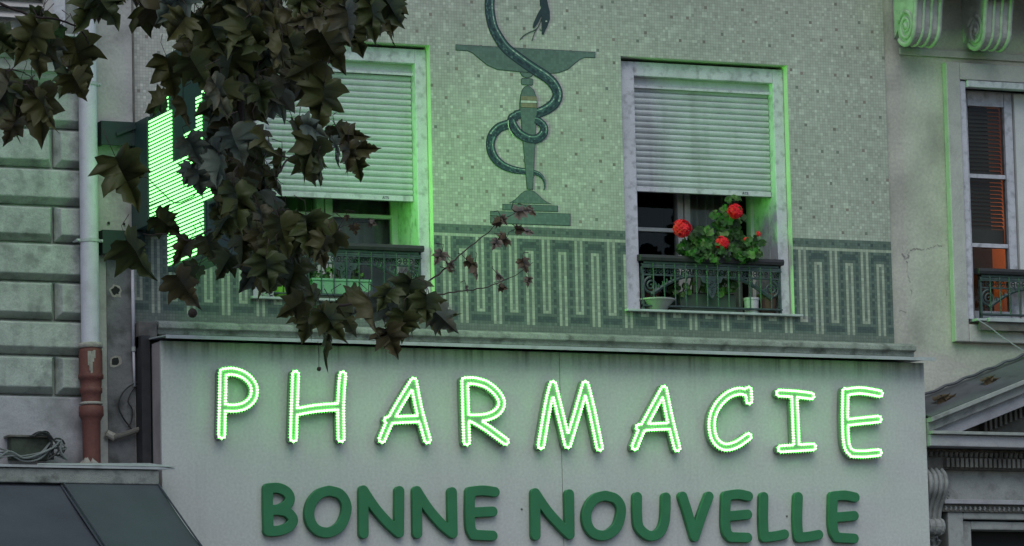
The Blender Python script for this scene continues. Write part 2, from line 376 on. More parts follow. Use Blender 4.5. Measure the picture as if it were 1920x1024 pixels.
def railing(w, x0, x1, z0, zt, y, n, ox=0.0, pend=True):
    s = MB()
    s.prism_x([(y-.03,zt-.036),(y-.036,zt-.018),(y-.03,zt),(y+.03,zt+.004),(y+.036,zt-.016),(y+.03,zt-.036)], x0-.015, x1+.015)
    s.build('handrail', m_handrail, w, bevel=.003)
    s = MB()
    s.box(x0, x1, y-.012, y+.012, zt-.052, zt-.038); s.box(x0, x1, y-.016, y+.012, zt-.068, zt-.056)
    s.box(x0, x1, y-.008, y+.008, zt-.122, zt-.112); s.box(x0, x1, y-.009, y+.009, z0, z0+.013)
    # frieze of small rosettes
    k = int((x1-x0)/.036)
    for i in range(k):
        cx = x0+(i+.5)*(x1-x0)/k; cz = zt-.092
        s.tube([(cx+.013*math.cos(a*math.pi/4), y, cz+.016*math.sin(a*math.pi/4)) for a in range(9)], .0034, 5)
        s.box(cx-.004, cx+.004, y-.008, y+.006, cz-.004, cz+.004)
    s.box(x0, x0+.012, y-.012, y+.012, z0-.02, zt-.03); s.box(x1-.012, x1, y-.012, y+.012, z0-.02, zt-.03)
    s.build('frieze', m_iron, w)
    s = MB()
    for i in range(1, n): xx = x0+(x1-x0)*i/n; s.tube([(xx, y-.02, z0+.005), (xx, y-.02, zt-.05)], .0042, 6)
    s.box(x0, x1, y-.025, y-.015, z0+.002, z0+.009); s.box(x0, x1, y-.025, y-.015, zt-.078, zt-.071)
    s.build('bars', m_iron, w)
    # scroll brackets in both upper corners and a pendant in the middle
    for sg, xc in ((1, x0), (-1, x1)):
        s = MB(); c = Vector((xc+sg*.062, y, zt-.182)); pts = []
        for q in range(34):
            a = q/33*2.1*2*math.pi; r = .052*(1-q/36)
            pts.append((c.x+sg*r*math.cos(a+math.pi*.5), y, c.z+r*math.sin(a+math.pi*.5)))
        s.tube(pts, [.009-.004*q/33 for q in range(34)], 6)
        arc = [(xc+sg*(.06+.27*t), y, zt-.235+.115*math.sin(t*math.pi/2)) for t in [q/10 for q in range(11)]]
        s.tube(arc, [.015-.006*q/10 for q in range(11)], 6)
        for q in range(2, 10): s.tube([(arc[q][0], y-.006, arc[q][2]), (arc[q][0]-sg*.006, y-.008, arc[q][2]+.03)], [.008, .004], 5)
        s.tube([(xc+sg*.012, y, zt-.12), (xc+sg*.012, y, z0+.02)], .007, 5)
        s.build('scroll_ornament', m_iron, w)
    if pend:
        cx = (x0+x1)/2; s = MB()
        s.prism_y([(cx-.075,zt-.122),(cx+.075,zt-.122),(cx+.06,zt-.15),(cx+.035,zt-.16),(cx+.03,zt-.20),(cx+.012,zt-.235),(cx,zt-.248),(cx-.012,zt-.235),(cx-.03,zt-.20),(cx-.035,zt-.16),(cx-.06,zt-.15)], y-.008, y+.006)
        for dx, dz in ((-.03,-.14),(0,-.15),(.03,-.14),(0,-.19),(-.015,-.17),(.015,-.17),(0,-.215)):
            s.tube([(cx+dx+.009*math.cos(a*math.pi/3), y-.01, zt+dz+.009*math.sin(a*math.pi/3)) for a in range(7)], .003, 4)
        s.build('pendant_ornament', m_iron, w)

def make_window(name_lbl, wx0, wx1, left):
    w = bpy.data.objects.new('window', None); scene.collection.objects.link(w); w.parent = bld; w.location = ((wx0+wx1)/2, 0, WZ0); w.empty_display_size = .1
    w['label'] = name_lbl
    bpy.context.view_layer.update()
    # reveal lining
    s = MB(); D = .42
    s.box(wx0-.012, wx0, .0025, D, WZ0, WZ1); s.box(wx1, wx1+.012, .0025, D, WZ0, WZ1); s.box(wx0-.012, wx1+.012, .0025, D, WZ1, WZ1+.012)
    s.build('reveal', m_jamb, w)
    fx0, fx1 = wx0+.002, wx1-.002; a0, a1 = wx0+.11, wx1-.072
    zf = WZ1-.018
    s = MB(); s.box(fx0, a0, .055, .16, WZ0+.012, zf); s.box(a1, fx1, .055, .16, WZ0+.012, zf); s.box(a0, a1, .055, .16, zf-.085, zf)
    s.box(a1, a1+.05, .16, .39, WZ0+.01, zf-.02, ); s.box(a0-.05, a0, .16, .39, WZ0+.01, zf-.02)
    s.build('frame', m_white, w, bevel=.004)
    shutter(w, a0, a1, 5.866 if left else 5.986)
    # casement set deep in the opening
    yc = .40; c0, c1 = a0-.02, a1+.02; s = MB()
    ms = m_sash
    if left:
        st = (c0+.04, a0+.40+.0, 0)
        xm = -1.02; s.box(xm-.05, xm-.004, yc-.03, yc+.03, WZ0, 6.6); s.box(xm+.004, xm+.05, yc-.03, yc+.03, WZ0, 6.6)
        s.box(c0, c0+.07, yc-.03, yc+.03, WZ0, 6.6); xr = -.565; s.box(xr-.032, xr+.02, yc-.03, yc+.03, WZ0, 6.6)
        for a, b in ((c0+.07, xm-.05), (xm+.05, xr-.032)): s.box(a, b, yc-.022, yc+.022, 5.80, 5.824); s.box(a, b, yc-.025, yc+.025, WZ0, WZ0+.09)
        s.build('casement', ms, w, bevel=.003)
        pane(w, c0+.07, xm-.05, WZ0+.09, 6.6, yc+.004); pane(w, xm+.05, xr-.032, WZ0+.09, 6.6, yc+.004)
        # side board in front of the reveal
        MB().box(xr+.024, c1+.03, yc-.03, yc+.02, WZ0, 6.6).build('side_board', m_jamb, w)
        cu = (c0, xr)
    else:
        xm = 1.30; s.box(xm-.042, xm-.004, yc-.03, yc+.03, WZ0, 6.6); s.box(xm+.004, xm+.042, yc-.03, yc+.03, WZ0, 6.6)
        s.box(c0, c0+.05, yc-.03, yc+.03, WZ0, 6.6)
        s.box(c0+.05, xm-.042, yc-.022, yc+.022, 5.79, 5.814)
        s.build('casement', ms, w, bevel=.003)
        s = MB(); s.box(1.745, 1.792, yc-.035, yc+.03, WZ0, 6.6); s.box(1.80, 1.86, yc-.03, yc+.03, WZ0, 6.6)
        s.build('casement', ms, w, bevel=.003)
        pane(w, c0+.05, xm-.042, WZ0+.02, 6.6, yc+.004); pane(w, xm+.042, 1.745, WZ0+.02, 6.6, yc+.004)
        cu = (xm+.05, 1.745)
    # curtain with folds
    s = MB(); x0c, x1c = cu; n = 70; vs_ = []; 
    for q in range(n+1):
        t = q/n; x = x0c+(x1c-x0c)*t; y = .50+.022*math.sin(t*46)+.012*math.sin(t*23+1)
        vs_ += [(x, y, WZ0), (x, y, 6.6)]
    s.add(vs_, [(2*q, 2*q+2, 2*q+3, 2*q+1) for q in range(n)]); s.build('curtain', m_curtain, w, smooth=True, fixn=False)
    # sill: thin zinc sheet nosing
    s = MB(); s.box(wx0-.004, wx1+.004, -.002, .4, WZ0-.004, WZ0+.010); s.box(wx0-.02, wx1+.035, -.042, -.002, WZ0-.007, WZ0+.006)
    s.build('sill', m_zinc, w, bevel=.002)
    railing(w, a0+.002, a1-.002 if not left else a1-.002, 5.283, 5.592, .035, 13 if not left else 12)
    return w
wl = make_window('window on the left with flowerpots and planter, half hidden by leaves', *WIN[0], True)
wr = make_window('window on the right with red geraniums over its railing', *WIN[1], False)

# ---------- mosaic picture: cup and snake
mur = bpy.data.objects.new('mosaic_picture', None); scene.collection.objects.link(mur); mur.parent = bld; mur.location = (0.12, 0, 5.74)
mur['label'] = 'dark green snake wound round a cup, set in the mosaic'
bpy.context.view_layer.update()
def offset_poly(pts, d):
    P = [Vector((p[0], p[1])) for p in pts]; k = len(P); area = sum(P[i].x*P[(i+1)%k].y-P[(i+1)%k].x*P[i].y for i in range(k)); sg = 1 if area > 0 else -1
    out = []
    for i in range(k):
        e1 = (P[i]-P[i-1]).normalized(); e2 = (P[(i+1)%k]-P[i]).normalized()
        n1 = Vector((e1.y, -e1.x))*sg; n2 = Vector((e2.y, -e2.x))*sg; n = (n1+n2)
        if n.length < .2: n = n1
        n.normalize(); q = P[i]+n*d/max(.5, n.dot(n1)); out.append((q.x, q.y))
    return out
def picture(name, px, m, y=-.004, lw=.0035, line=True):
    P = [at(*p) for p in px]
    mb_ = MB(); mb_.prism_y(P, y, .001); mb_.build(name, m, mur)
    if line: mb_ = MB(); mb_.prism_y(offset_poly(P, lw), y+.0015, .001); mb_.build(name+'_outline', m_line, mur)
bowl = [(855,84.5),(1115,98.8),(1115,107.8),(1096,107.6),(1087,111),(1078,118),(1064,130),(1047,136.2),(1031,137.4),(1000,136),(975,134.3),(933,130.3),(914,122),(897,108.5),(886,99),(876,94.6),(855,93.8)]
picture('cup_bowl', bowl, m_cup)
picture('cup_knob', [(975.5,136.0)]+[(988-11*math.cos(a*math.pi/10), 137+8.5*math.sin(a*math.pi/10)) for a in range(1,10)]+[(999.5,136.7)], m_cup)
picture('cup_ring', [(979,147.6),(997,148.6),(998.4,150),(998.4,158),(997,159.4),(979,158.4),(977.6,157),(977.6,149)], m_cup)
stem = [(974.8,205),(974.5,195),(976,180),(979,170),(983,164),(988,161.8),(994,164),(1000,170),(1003.5,180),(1006,193),(1006,203),(1004.5,220),(997.8,354.8),(988.5,354.4),(977,222)]
picture('cup_stem', stem, m_cup, y=-.006)
for ya_, yb_, m_ in ((180.5,188,m_cupo),(188.6,193,m_pale),(193.6,201.5,m_cupo)):
    picture('cup_band', [(976.2,ya_),(1004.8,ya_+.9),(1005.6,yb_+.9),(975.6,yb_)], m_, y=-.0085, lw=.002)
picture('cup_foot', [(956,380.6),(963,377),(970,371.5),(977,364),(984,359),(992,357.6),(1000,359.5),(1008,365.5),(1017,374.3),(1024,379.5),(1032,382)], m_cup)
picture('cup_plinth', [(943,383.4),(1045,386.7),(1045,396.4),(943,393.2)], m_cup)
picture('cup_plinth', [(920,396.9),(1068.4,401.8),(1068.4,422.8),(920,418)], m_cup)
def snake_part(pts, ws, y, name='snake_body'):
    path = smoothpath([(*p, w) for p, w in zip(pts, ws)], 7)
    P = [np.array([*at(q[0], q[1]), q[2]*.0031]) for q in path]
    n = len(P); K = 10; vs_ = []; fs_ = []; cl = []
    for i in range(n):
        a = P[min(i+1,n-1)][:2]-P[max(i-1,0)][:2]; a = a/np.hypot(*a); nn = np.array([-a[1], a[0]])
        for k in range(K+1):
            q = P[i][:2]+nn*(k/K-.5)*P[i][2]
            vs_.append((q[0], y, q[1]))
    L_ = 0
    for i in range(n-1):
        L_ += np.hypot(*(P[i+1][:2]-P[i][:2])); 
        a = P[i+1][:2]-P[i][:2]; a = a/np.hypot(*a); s_ = 1 if a[0] >= 0 else -1   # light line on the upper-right side of the body
        s_ = 1 if (-a[1]*.5+a[0]) > 0 else -1
        for k in range(K):
            fs_.append((i*(K+1)+k, (i+1)*(K+1)+k, (i+1)*(K+1)+k+1, i*(K+1)+k+1))
            t = (k+.5)/K; t = t if s_ > 0 else 1-t
            if t < .1 or t > .9: c = (.014,.026,.032)
            elif .68 < t < .82: c = (.17,.27,.24) if rnd.random() < .75 else (.42,.47,.42)
            else:
                c = (.040,.085,.088) if t > .45 else (.026,.058,.066)
                if .2 < t < .62 and math.sin(L_*95+math.sin(L_*40)*1.5)*math.sin(t*9+L_*30) > .2: c = (.014,.030,.038)
                elif rnd.random() < .12: c = (.075,.14,.13)
            cl.append(c)
    mb_ = MB(); mb_.add(vs_, fs_); o = mb_.build(name, m_snake, mur, fixn=False); facecol(o, cl)
    me = o.data; bm = bmesh.new(); bm.from_mesh(me)
    bm.faces.ensure_lookup_table()
    if bm.faces[0].normal.y > 0:
        for f in bm.faces: f.normal_flip()
    bm.to_mesh(me); bm.free()
    # sides
    mb_ = MB(); L0 = [vs_[i*(K+1)] for i in range(n)]; L1 = [vs_[i*(K+1)+K] for i in range(n)]
    for E_ in (L0, L1):
        mb_.add([*E_, *[(p[0], 0, p[2]) for p in E_]], [(i, i+1, n+i+1, n+i) for i in range(n-1)])
    mb_.build('snake_edge', m_line, mur, fixn=False)
snake_part([(1018,12),(1017,-10),(1008,-32),(985,-48),(962,-52),(938,-44),(923,-24),(918,0),(918.5,24),(924,50),(934,70),(948,90),(971,109),(998,128),(1023,144),(1038,159),(1045,176),(1040,192),(1026,204),(1007,212),(985,212),(965,216)],
           [13,15,17,18,19,19,19.5,19.5,20,20,21,22,22,22,21.5,21.5,21,21,20,19,18,17], -.0052)
snake_part([(958,226),(962,236),(972,250),(990,260),(1007,260),(1018,250),(1019,238),(1010,228),(1002,225)], [17,18,18,17,17,17,16,15,13], -.0075)
snake_part([(968,217),(960,221),(958,229)], [17,17,17], -.0074)
snake_part([(957,232),(950,234),(935,240),(923,254),(919,273),(925,293),(939,308),(958,317),(979,321),(998,323),(1010,327),(1018,335),(1021.5,346),(1019.5,357)], [18,18,18.5,18.5,18,18,16,14,12,10,8,6,4,1.5], -.0042)
z6 = lambda q: (820+q[0]/4.267, q[1]/4.267)
hd = [(820,0),(830,60),(802,110),(770,180),(762,212),(766,226),(776,222),(800,190),(834,122),(833,190),(836,245),(834,272),(846,280),(858,250),(878,212),(898,155),(897,95),(886,50),(868,-30),(820,-40)]
P = [at(*z6(q)) for q in hd]; s = MB(); s.prism_y(P, -.0062, .001); s.build('snake_head', mm('snake_head_mosaic', (.022,.042,.048)), mur)
s = MB()
for a, w in (([(832,150),(815,195),(788,236),(735,260),(692,284),(658,320)], .0028), ([(800,222),(782,250),(768,285),(756,328)], .0024), ([(815,236),(835,246)], .002)):
    s.tube([(x, -.004, z) for x, z in [at(*z6(q)) for q in smoothpath(a, 5)]], w, 5)
s.build('snake_tongue', m_line, mur)
x, z = at(*z6((868,172))); MB().box(x-.005, x+.005, -.0085, -.006, z-.004, z+.004).build('snake_eye', m_pale, mur)
s = MB(); s.tube([(x, -.0085, z) for x, z in [at(*q) for q in smoothpath([(952,226),(952,235),(955,245),(962,256)], 5)]], .003, 5); s.build('snake_highlight', m_pale, mur)

# ================================================================== sign board
SY = -.30
sign = thing('pharmacy_sign', 'long grey sign box reading PHARMACIE in lit letters and BONNE NOUVELLE in green', 'sign', (.13, SY, 3.55))
SX0, SX1, SZ1, SZ0 = -2.277, 2.537, 4.952, 3.45
def signm():
    m = mat('sign_paint', (.53,.525,.51), .6, .05, 3, grain=.10)
    nt = m.node_tree; N = nt.nodes; L = nt.links; b = N['Principled BSDF']; src = b.inputs['Base Color'].links[0].from_socket
    tc = N.new('ShaderNodeTexCoord'); mp = N.new('ShaderNodeMapping'); mp.inputs['Scale'].default_value = (1,1,.035); L.new(tc.outputs['Object'], mp.inputs[0])
    n = N.new('ShaderNodeTexNoise'); n.inputs['Scale'].default_value = 30; n.inputs['Detail'].default_value = 6; L.new(mp.outputs[0], n.inputs[0])
    n3 = N.new('ShaderNodeTexNoise'); n3.inputs['Scale'].default_value = 1.7; n3.inputs['Detail'].default_value = 3; L.new(mp.outputs[0], n3.inputs[0])
    sx = N.new('ShaderNodeSeparateXYZ'); L.new(tc.outputs['Object'], sx.inputs[0])
    def mr(v, a, b_, c, d):
        r = N.new('ShaderNodeMapRange'); L.new(v, r.inputs[0]); [setattr(r.inputs[i+1], 'default_value', q) for i, q in enumerate((a, b_, c, d))]; return r.outputs[0]
    def mu(a, b_):
        r = N.new('ShaderNodeMath'); r.operation = 'MULTIPLY'; L.new(a, r.inputs[0]); L.new(b_, r.inputs[1]); return r.outputs[0]
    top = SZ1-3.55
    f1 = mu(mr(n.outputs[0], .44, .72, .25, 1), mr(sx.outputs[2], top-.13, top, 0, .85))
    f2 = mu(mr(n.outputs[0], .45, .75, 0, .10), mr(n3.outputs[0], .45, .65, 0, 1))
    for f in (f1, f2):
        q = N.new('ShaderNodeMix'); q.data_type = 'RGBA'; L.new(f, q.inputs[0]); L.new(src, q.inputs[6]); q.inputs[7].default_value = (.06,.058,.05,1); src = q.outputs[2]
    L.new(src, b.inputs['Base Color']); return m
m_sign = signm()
m_signside = mat('sign_side_paint', (.36,.30,.30), .7, .1, 5, dirt=.3, dscale=6)
jx = at(1052,800,SY)[0]
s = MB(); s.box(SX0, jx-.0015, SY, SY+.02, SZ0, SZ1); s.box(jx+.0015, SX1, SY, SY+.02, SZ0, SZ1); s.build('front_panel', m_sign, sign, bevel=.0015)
s = MB(); s.box(SX0+.001, SX1-.001, SY+.021, SY+.15, SZ0, SZ1-.002); s.build('side_panel', m_signside, sign)
s = MB(); s.box(SX0+.004, SX1-.01, SY+.151, -.003, SZ0, SZ1-.01); s.build('back_frame', m_iron, sign)
# flashing
s = MB(); FY = -.43
s.prism_x([(-.02,4.990),(FY,4.970),(FY,4.950),(FY+.004,4.950),(FY+.004,4.963),(-.02,4.983)], -2.290, 2.548)
s.build('flashing', m_zinc, sign)
# letters ------------------------------------------------------------
def contour(strokes, d, h=.0035):
    A, B = [], []
    for st in strokes:
        for p, q in zip(st[:-1], st[1:]): A.append(p); B.append(q)
    A = np.array(A, float); B = np.array(B, float); lo = np.minimum(A.min(0), B.min(0))-d-3*h; hi = np.maximum(A.max(0), B.max(0))+d+3*h
    nx, ny = int((hi[0]-lo[0])/h)+2, int((hi[1]-lo[1])/h)+2
    X, Y = np.meshgrid(lo[0]+h*np.arange(nx), lo[1]+h*np.arange(ny), indexing='ij'); S = np.full(X.shape, 9.)
    for a, b in zip(A, B):
        e = b-a; l2 = max(e@e, 1e-12); t = np.clip(((X-a[0])*e[0]+(Y-a[1])*e[1])/l2, 0, 1)
        S = np.minimum(S, np.hypot(X-a[0]-t*e[0], Y-a[1]-t*e[1]))
    S = S-d; seg = {}
    def pt(i, j, k, l):
        a, b = S[i, j], S[k, l]; t = a/(a-b); return (lo[0]+h*(i+t*(k-i)), lo[1]+h*(j+t*(l-j)))
    ii, jj = np.where((np.minimum.reduce([S[:-1,:-1],S[1:,:-1],S[1:,1:],S[:-1,1:]]) < 0) & (np.maximum.reduce([S[:-1,:-1],S[1:,:-1],S[1:,1:],S[:-1,1:]]) >= 0))
    pos = {}
    for i, j in zip(ii, jj):
        c = [(i,j),(i+1,j),(i+1,j+1),(i,j+1)]; ins = [S[q] < 0 for q in c]; ent = []; ex = []
        for k in range(4):
            a, b = c[k], c[(k+1)%4]
            if ins[k] != ins[(k+1)%4]:
                key = (min(a, b), max(a, b)); pos[key] = pt(*a, *b)
                (ex if ins[k] else ent).append(key)
        for a, b in zip(ent, ex): seg[a] = b
    loops = []
    while seg:
        k0 = next(iter(seg)); lp = [k0]; k = seg.pop(k0)
        while k != k0 and k in seg: lp.append(k); k = seg.pop(k)
        if len(lp) > 8: loops.append(np.array([pos[q] for q in lp]))
    return loops
def resample(lp, step):
    P_ = np.vstack([lp, lp[:1]]); d_ = np.hypot(*np.diff(P_, axis=0).T); s_ = np.r_[0, d_.cumsum()]; n = max(3, round(s_[-1]/step)); t = np.arange(n)*s_[-1]/n
    return np.stack([np.interp(t, s_, P_[:,0]), np.interp(t, s_, P_[:,1])], 1)
def plate(name, loops, y_front, depth, m, parent, bev=.002, label=None):
    cu = bpy.data.curves.new(name, 'CURVE'); cu.dimensions = '2D'; cu.fill_mode = 'BOTH'; cu.extrude = depth/2-bev; cu.bevel_depth = bev; cu.bevel_resolution = 1
    for lp in loops:
        q = resample(lp, .008); sp = cu.splines.new('POLY'); sp.points.add(len(q)-1); sp.use_cyclic_u = True
        for a, b in zip(sp.points, q): a.co = (b[0], b[1], 0, 1)
    to = bpy.data.objects.new('t', cu); scene.collection.objects.link(to); bpy.context.view_layer.update()
    me = bpy.data.meshes.new_from_object(to.evaluated_get(bpy.context.evaluated_depsgraph_get())); bpy.data.objects.remove(to)
    me.transform(Matrix.Translation(Vector((0, y_front+depth/2, 0))-parent_base(parent))@Matrix.Rotation(R(90), 4, 'X'))
    me.materials.clear(); me.materials.append(m); me.name = name
    o = bpy.data.objects.new(name, me); scene.collection.objects.link(o); o.parent = parent
    if label: o['label'] = label
    return o
zA = lambda p: (380+p[0]/2.8235, 660+p[1]/2.8235)
zB = lambda p: (980+p[0]/2.4615, 660+p[1]/2.4615)
LIT = [
 ('P', zA, [[(108,110),(105,280),(101,440)], [(108,107),(160,103),(215,120),(256,155),(274,200),(262,250),(220,285),(165,297),(108,293)]]),
 ('H', zA, [[(492,118),(486,290),(481,457)], [(742,122),(735,200),(731,300),(733,458)], [(488,318),(600,298),(728,288)]]),
 ('A', zA, [[(1117,155),(1040,280),(988,375),(950,462)], [(1117,155),(1145,300),(1190,465)], [(978,361),(1060,357),(1150,353)]]),
 ('R', zA, [[(1388,155),(1392,300),(1398,475)], [(1388,153),(1440,153),(1505,173),(1558,217),(1583,268),(1562,315),(1500,345),(1395,350)], [(1420,350),(1500,398),(1603,473)]]),
 ('M', zB, [[(140,150),(118,240),(85,432)], [(140,150),(170,270),(208,428)], [(208,428),(250,290),(290,150)], [(290,150),(320,270),(355,440)]]),
 ('A', zB, [[(652,172),(590,285),(545,370),(518,437)], [(652,172),(680,310),(713,443)], [(537,349),(600,345),(680,342)]]),
 ('C', zB, [[(1043,176),(1045,225)], [(1040,190),(1000,181),(950,198),(905,240),(878,295),(874,355),(890,408),(930,438),(985,428),(1042,390)]]),
 ('I', zB, [[(1185,190),(1260,194),(1332,203)], [(1254,200),(1264,435)], [(1192,447),(1264,443),(1340,438)]]),
 ('E', zB, [[(1490,182),(1488,300),(1493,410),(1505,452),(1530,470)], [(1490,186),(1560,178),(1648,192)], [(1490,326),(1560,318),(1642,310)], [(1520,469),(1580,470),(1643,464)]])]
LY = SY-.055      # front of the lit letters
for n_, (ch, tf, sts) in enumerate(LIT):
    W = [[at(*tf(q), LY-.004) for q in (smoothpath(s_, 6) if len(s_) > 2 else s_)] for s_ in sts]
    lbl = 'lit double-line letter %s' % ch
    if ch == 'A': lbl = 'lit letter A between H and R' if n_ == 2 else 'lit letter A between M and C'
    body = plate('lit_letter', contour(W, .0250), LY, .05, m_channel, sign, label=lbl)
    loops = contour(W, .0178); s = MB(); s2 = MB()
    for lp in loops:
        RS = resample(lp, .0163)
        for ci, p in enumerate(RS):
            x, z = p
            # dome of 3 rings
            vs_ = [(x, LY-.0105, z)]; K = 6
            for r_, y_ in ((.0046,-.0092),(.0064,-.0055),(.0068,.0)):
                vs_ += [(x+r_*math.cos(2*math.pi*k/K), LY+y_-.002, z+r_*math.sin(2*math.pi*k/K)) for k in range(K)]
            fs_ = [(0, 1+k, 1+(k+1)%K) for k in range(K)]+[(1+r_*K+k, 1+(r_+1)*K+k, 1+(r_+1)*K+(k+1)%K, 1+r_*K+(k+1)%K) for r_ in range(2) for k in range(K)]
            s.add(vs_, fs_)
            q_ = RS[(ci+1) % len(RS)]-RS[ci-1]; q_ = q_/np.hypot(*q_); nx_, nz_ = -q_[1], q_[0]
            s2.add([(x+nx_*.0195, LY-.0022, z+nz_*.0195), (x+q_[0]*.0048, LY-.0022, z+q_[1]*.0048), (x-nx_*.0195, LY-.0022, z-nz_*.0195), (x-q_[0]*.0048, LY-.0022, z-q_[1]*.0048)], [(0,1,2,3)])  # glowing rhombus that imitates flare spikes across the lamp
    # lamps and their imitated flare spikes are children of the letter
    for nm, q, m_ in (('led_lamps', s, m_led), ('led_flares', s2, m_led_flare)):
        o = q.build(nm, m_, sign, smooth=True, fixn=False); o.parent = body
zC = lambda p: (460+p[0]/3.2, 880+p[1]/3.2)
zD = lambda p: (960+p[0]/2.4, 880+p[1]/2.4)
OC = [(505,128),(570,148),(607,205),(605,270),(570,342),(505,378),(440,368),(398,322),(386,260),(405,192),(450,145)]
OD = [(420,118),(467,132),(492,168),(490,215),(470,264),(425,296),(375,290),(345,255),(337,208),(350,163),(380,130)]
PAINT = [
 ('B', zC, [[(138,115),(138,240),(142,368)], [(138,114),(200,112),(250,135),(270,175),(250,215),(200,240),(150,245)], [(190,243),(250,255),(289,300),(262,345),(200,368),(140,370)]]),
 ('O', zC, [OC+[OC[0]]]),
 ('N', zC, [[(711,128),(713,385)], [(711,126),(780,230),(860,322),(925,380)], [(925,380),(927,130)]]),
 ('N', zC, [[(1032,132),(1035,385)], [(1032,130),(1100,235),(1180,328),(1247,384)], [(1247,384),(1243,137)]]),
 ('E', zC, [[(1352,135),(1350,280),(1358,365),(1385,393)], [(1352,134),(1430,127),(1500,136)], [(1355,260),(1420,256),(1487,253)], [(1372,393),(1487,398)]]),
 ('N', zD, [[(107,108),(109,297)], [(107,107),(160,185),(215,247),(262,293)], [(262,293),(260,112)]]),
 ('O', zD, [OD+[OD[0]]]),
 ('U', zD, [[(566,124),(566,200),(575,262),(620,299),(665,285),(690,230),(695,126)]]),
 ('V', zD, [[(770,122),(795,200),(825,303)], [(825,303),(855,210),(888,122)]]),
 ('E', zD, [[(966,120),(963,230),(970,285),(990,305)], [(966,119),(1020,112),(1066,121)], [(966,212),(1062,203)], [(985,305),(1062,307)]]),
 ('L', zD, [[(1135,124),(1133,230),(1138,305)], [(1138,306),(1190,300),(1228,292)]]),
 ('L', zD, [[(1290,124),(1287,230),(1292,306)], [(1292,307),(1340,302),(1382,294)]]),
 ('E', zD, [[(1447,122),(1445,230),(1452,285),(1470,307)], [(1447,121),(1500,117),(1546,126)], [(1447,217),(1542,209)], [(1465,307),(1542,311)]])]
for n_, (ch, tf, sts) in enumerate(PAINT):
    W = [[at(*tf(q), SY-.036) for q in (smoothpath(s_, 6) if len(s_) > 2 else s_)] for s_ in sts]
    plate('plain_letter', contour(W, .0262), SY-.036, .036, m_letter, sign, .003, label='unlit solid green letter %s' % ch)
# small marks: rusty fixing holes
s = MB()
for p in ((1475,968),(978,955),(600,690)):
    x, z = at(*p, SY); s.tube([(x, SY-.004, z), (x, SY+.001, z)], .006, 8)
s.build('screw', m_dkstone, sign)

# ================================================================== projecting cross sign
CXP = -2.275
cross = thing('cross_sign', 'lit green pharmacy cross sticking out from the wall behind the leaves', 'sign', (CXP+.02, 0, 5.9))
YC, ZC, HL, HA = -.925, 5.905, .575, .30
def crosspoly(hl, ha): return [(-ha,-hl),(ha,-hl),(ha,-ha),(hl,-ha),(hl,ha),(ha,ha),(ha,hl),(-ha,hl),(-ha,ha),(-hl,ha),(-hl,-ha),(-ha,-ha)]
P = [(YC+a, ZC+b) for a, b in crosspoly(HL+.035, HA+.035)]
s = MB(); s.prism_x(P, CXP-.055, CXP+.115); s.build('case', m_greenbox, cross, bevel=.004)
for sd, xf in ((-1, CXP-.0551), (1, CXP+.1151)):
    s = MB(); s.prism_x([(YC+a, ZC+b) for a, b in crosspoly(HL, HA)], xf, xf+sd*.004); s.build('led_board', m_ledbase, cross)
    s = MB(); pz = .0212; xb = xf+sd*.0045; xe = xb+sd*.004
    def bar(y0, y1, z): s.box(min(xb, xe), max(xb, xe), min(y0,y1), max(y0,y1), z-.0050, z+.0050)
    def lit(y, z):                                   # lit part of the running pattern
        ay, az = abs(y), abs(z)
        if not ((ay < HA and az < HL) or (az < HA and ay < HL)): return False
        if z > HA*.98 or y < -HA*.99 and z > HA*.3: return False
        if z > .12 and abs(y+sd*0) < .22: return False
        if -.02 < z < .16 and .03 < y < .17: return False
        if y < -HA and z > -.02: return False
        return True
    seg = .098
    for r_ in range(-27, 28):
        z = r_*pz; y = -HL+.006
        while y < HL-.01:
            if lit(y+seg/2, z): bar(YC+y+.003, YC+y+seg-.003, ZC+z)
            y += seg
    # outline dots round the dark upper arm and its end bar
    for r_ in range(14, 27):
        z = ZC+r_*pz
        for yy in (YC-HA+.012, YC+HA-.02): s.box(min(xb,xe), max(xb,xe), yy-.008, yy+.012, z-.005, z+.005)
    for r_ in range(-13, 14): s.box(min(xb,xe), max(xb,xe), YC-HL+.004, YC-HL+.018, ZC+r_*pz-.005, ZC+r_*pz+.005)
    bar(YC-HL+.01, YC-HA-.02, ZC+HA-.02); 
    s.build('led_matrix', m_bar if sd < 0 else m_bar2, cross)
    # area lamp added before each face, to push green light along the facades
    ld = bpy.data.lights.new('added_beam', 'AREA'); ld.shape = 'RECTANGLE'; ld.size = 1.0; ld.size_y = 1.0; ld.spread = R(76); ld.color = (.18, 1, .085)
    ld.energy = 25 if sd > 0 else 3
    lo = bpy.data.objects.new('added_beam', ld); scene.collection.objects.link(lo); lo.parent = cross
    lo.location = Vector((xf+sd*.02, YC, ZC))-parent_base(cross); lo.rotation_euler = Vector((-sd, 0, 0)).to_track_quat('Z', 'Y').to_euler()
# housing against the wall, and its two brackets along the pilaster
s = MB(); s.box(CXP-.07, CXP+.13, YC+HL+.036, -.012, 5.60, 6.215); s.build('housing', m_greenbox, cross, bevel=.004)
for z0, z1 in ((6.08, 6.215), (5.46, 5.595)):
    s = MB(); s.box(-2.545, CXP-.02, -.11, -.095, z0, z1); s.box(-2.545, CXP-.02, -.094, -.032, z1-.012, z1); s.box(-2.545, -2.53, -.094, -.032, z0, z1-.013)
    s.add([(-2.46,-.125,z0+.05),(-2.46,-.112,z0+.05),(CXP,-.112,z1-.01),(CXP,-.125,z1-.01),(-2.46,-.125,z0+.07),(-2.46,-.112,z0+.07),(CXP,-.112,z1+.01),(CXP,-.125,z1+.01)], [(0,3,2,1),(4,5,6,7),(0,1,5,4),(1,2,6,5),(2,3,7,6),(3,0,4,7)])
    s.build('bracket', m_brk, cross)

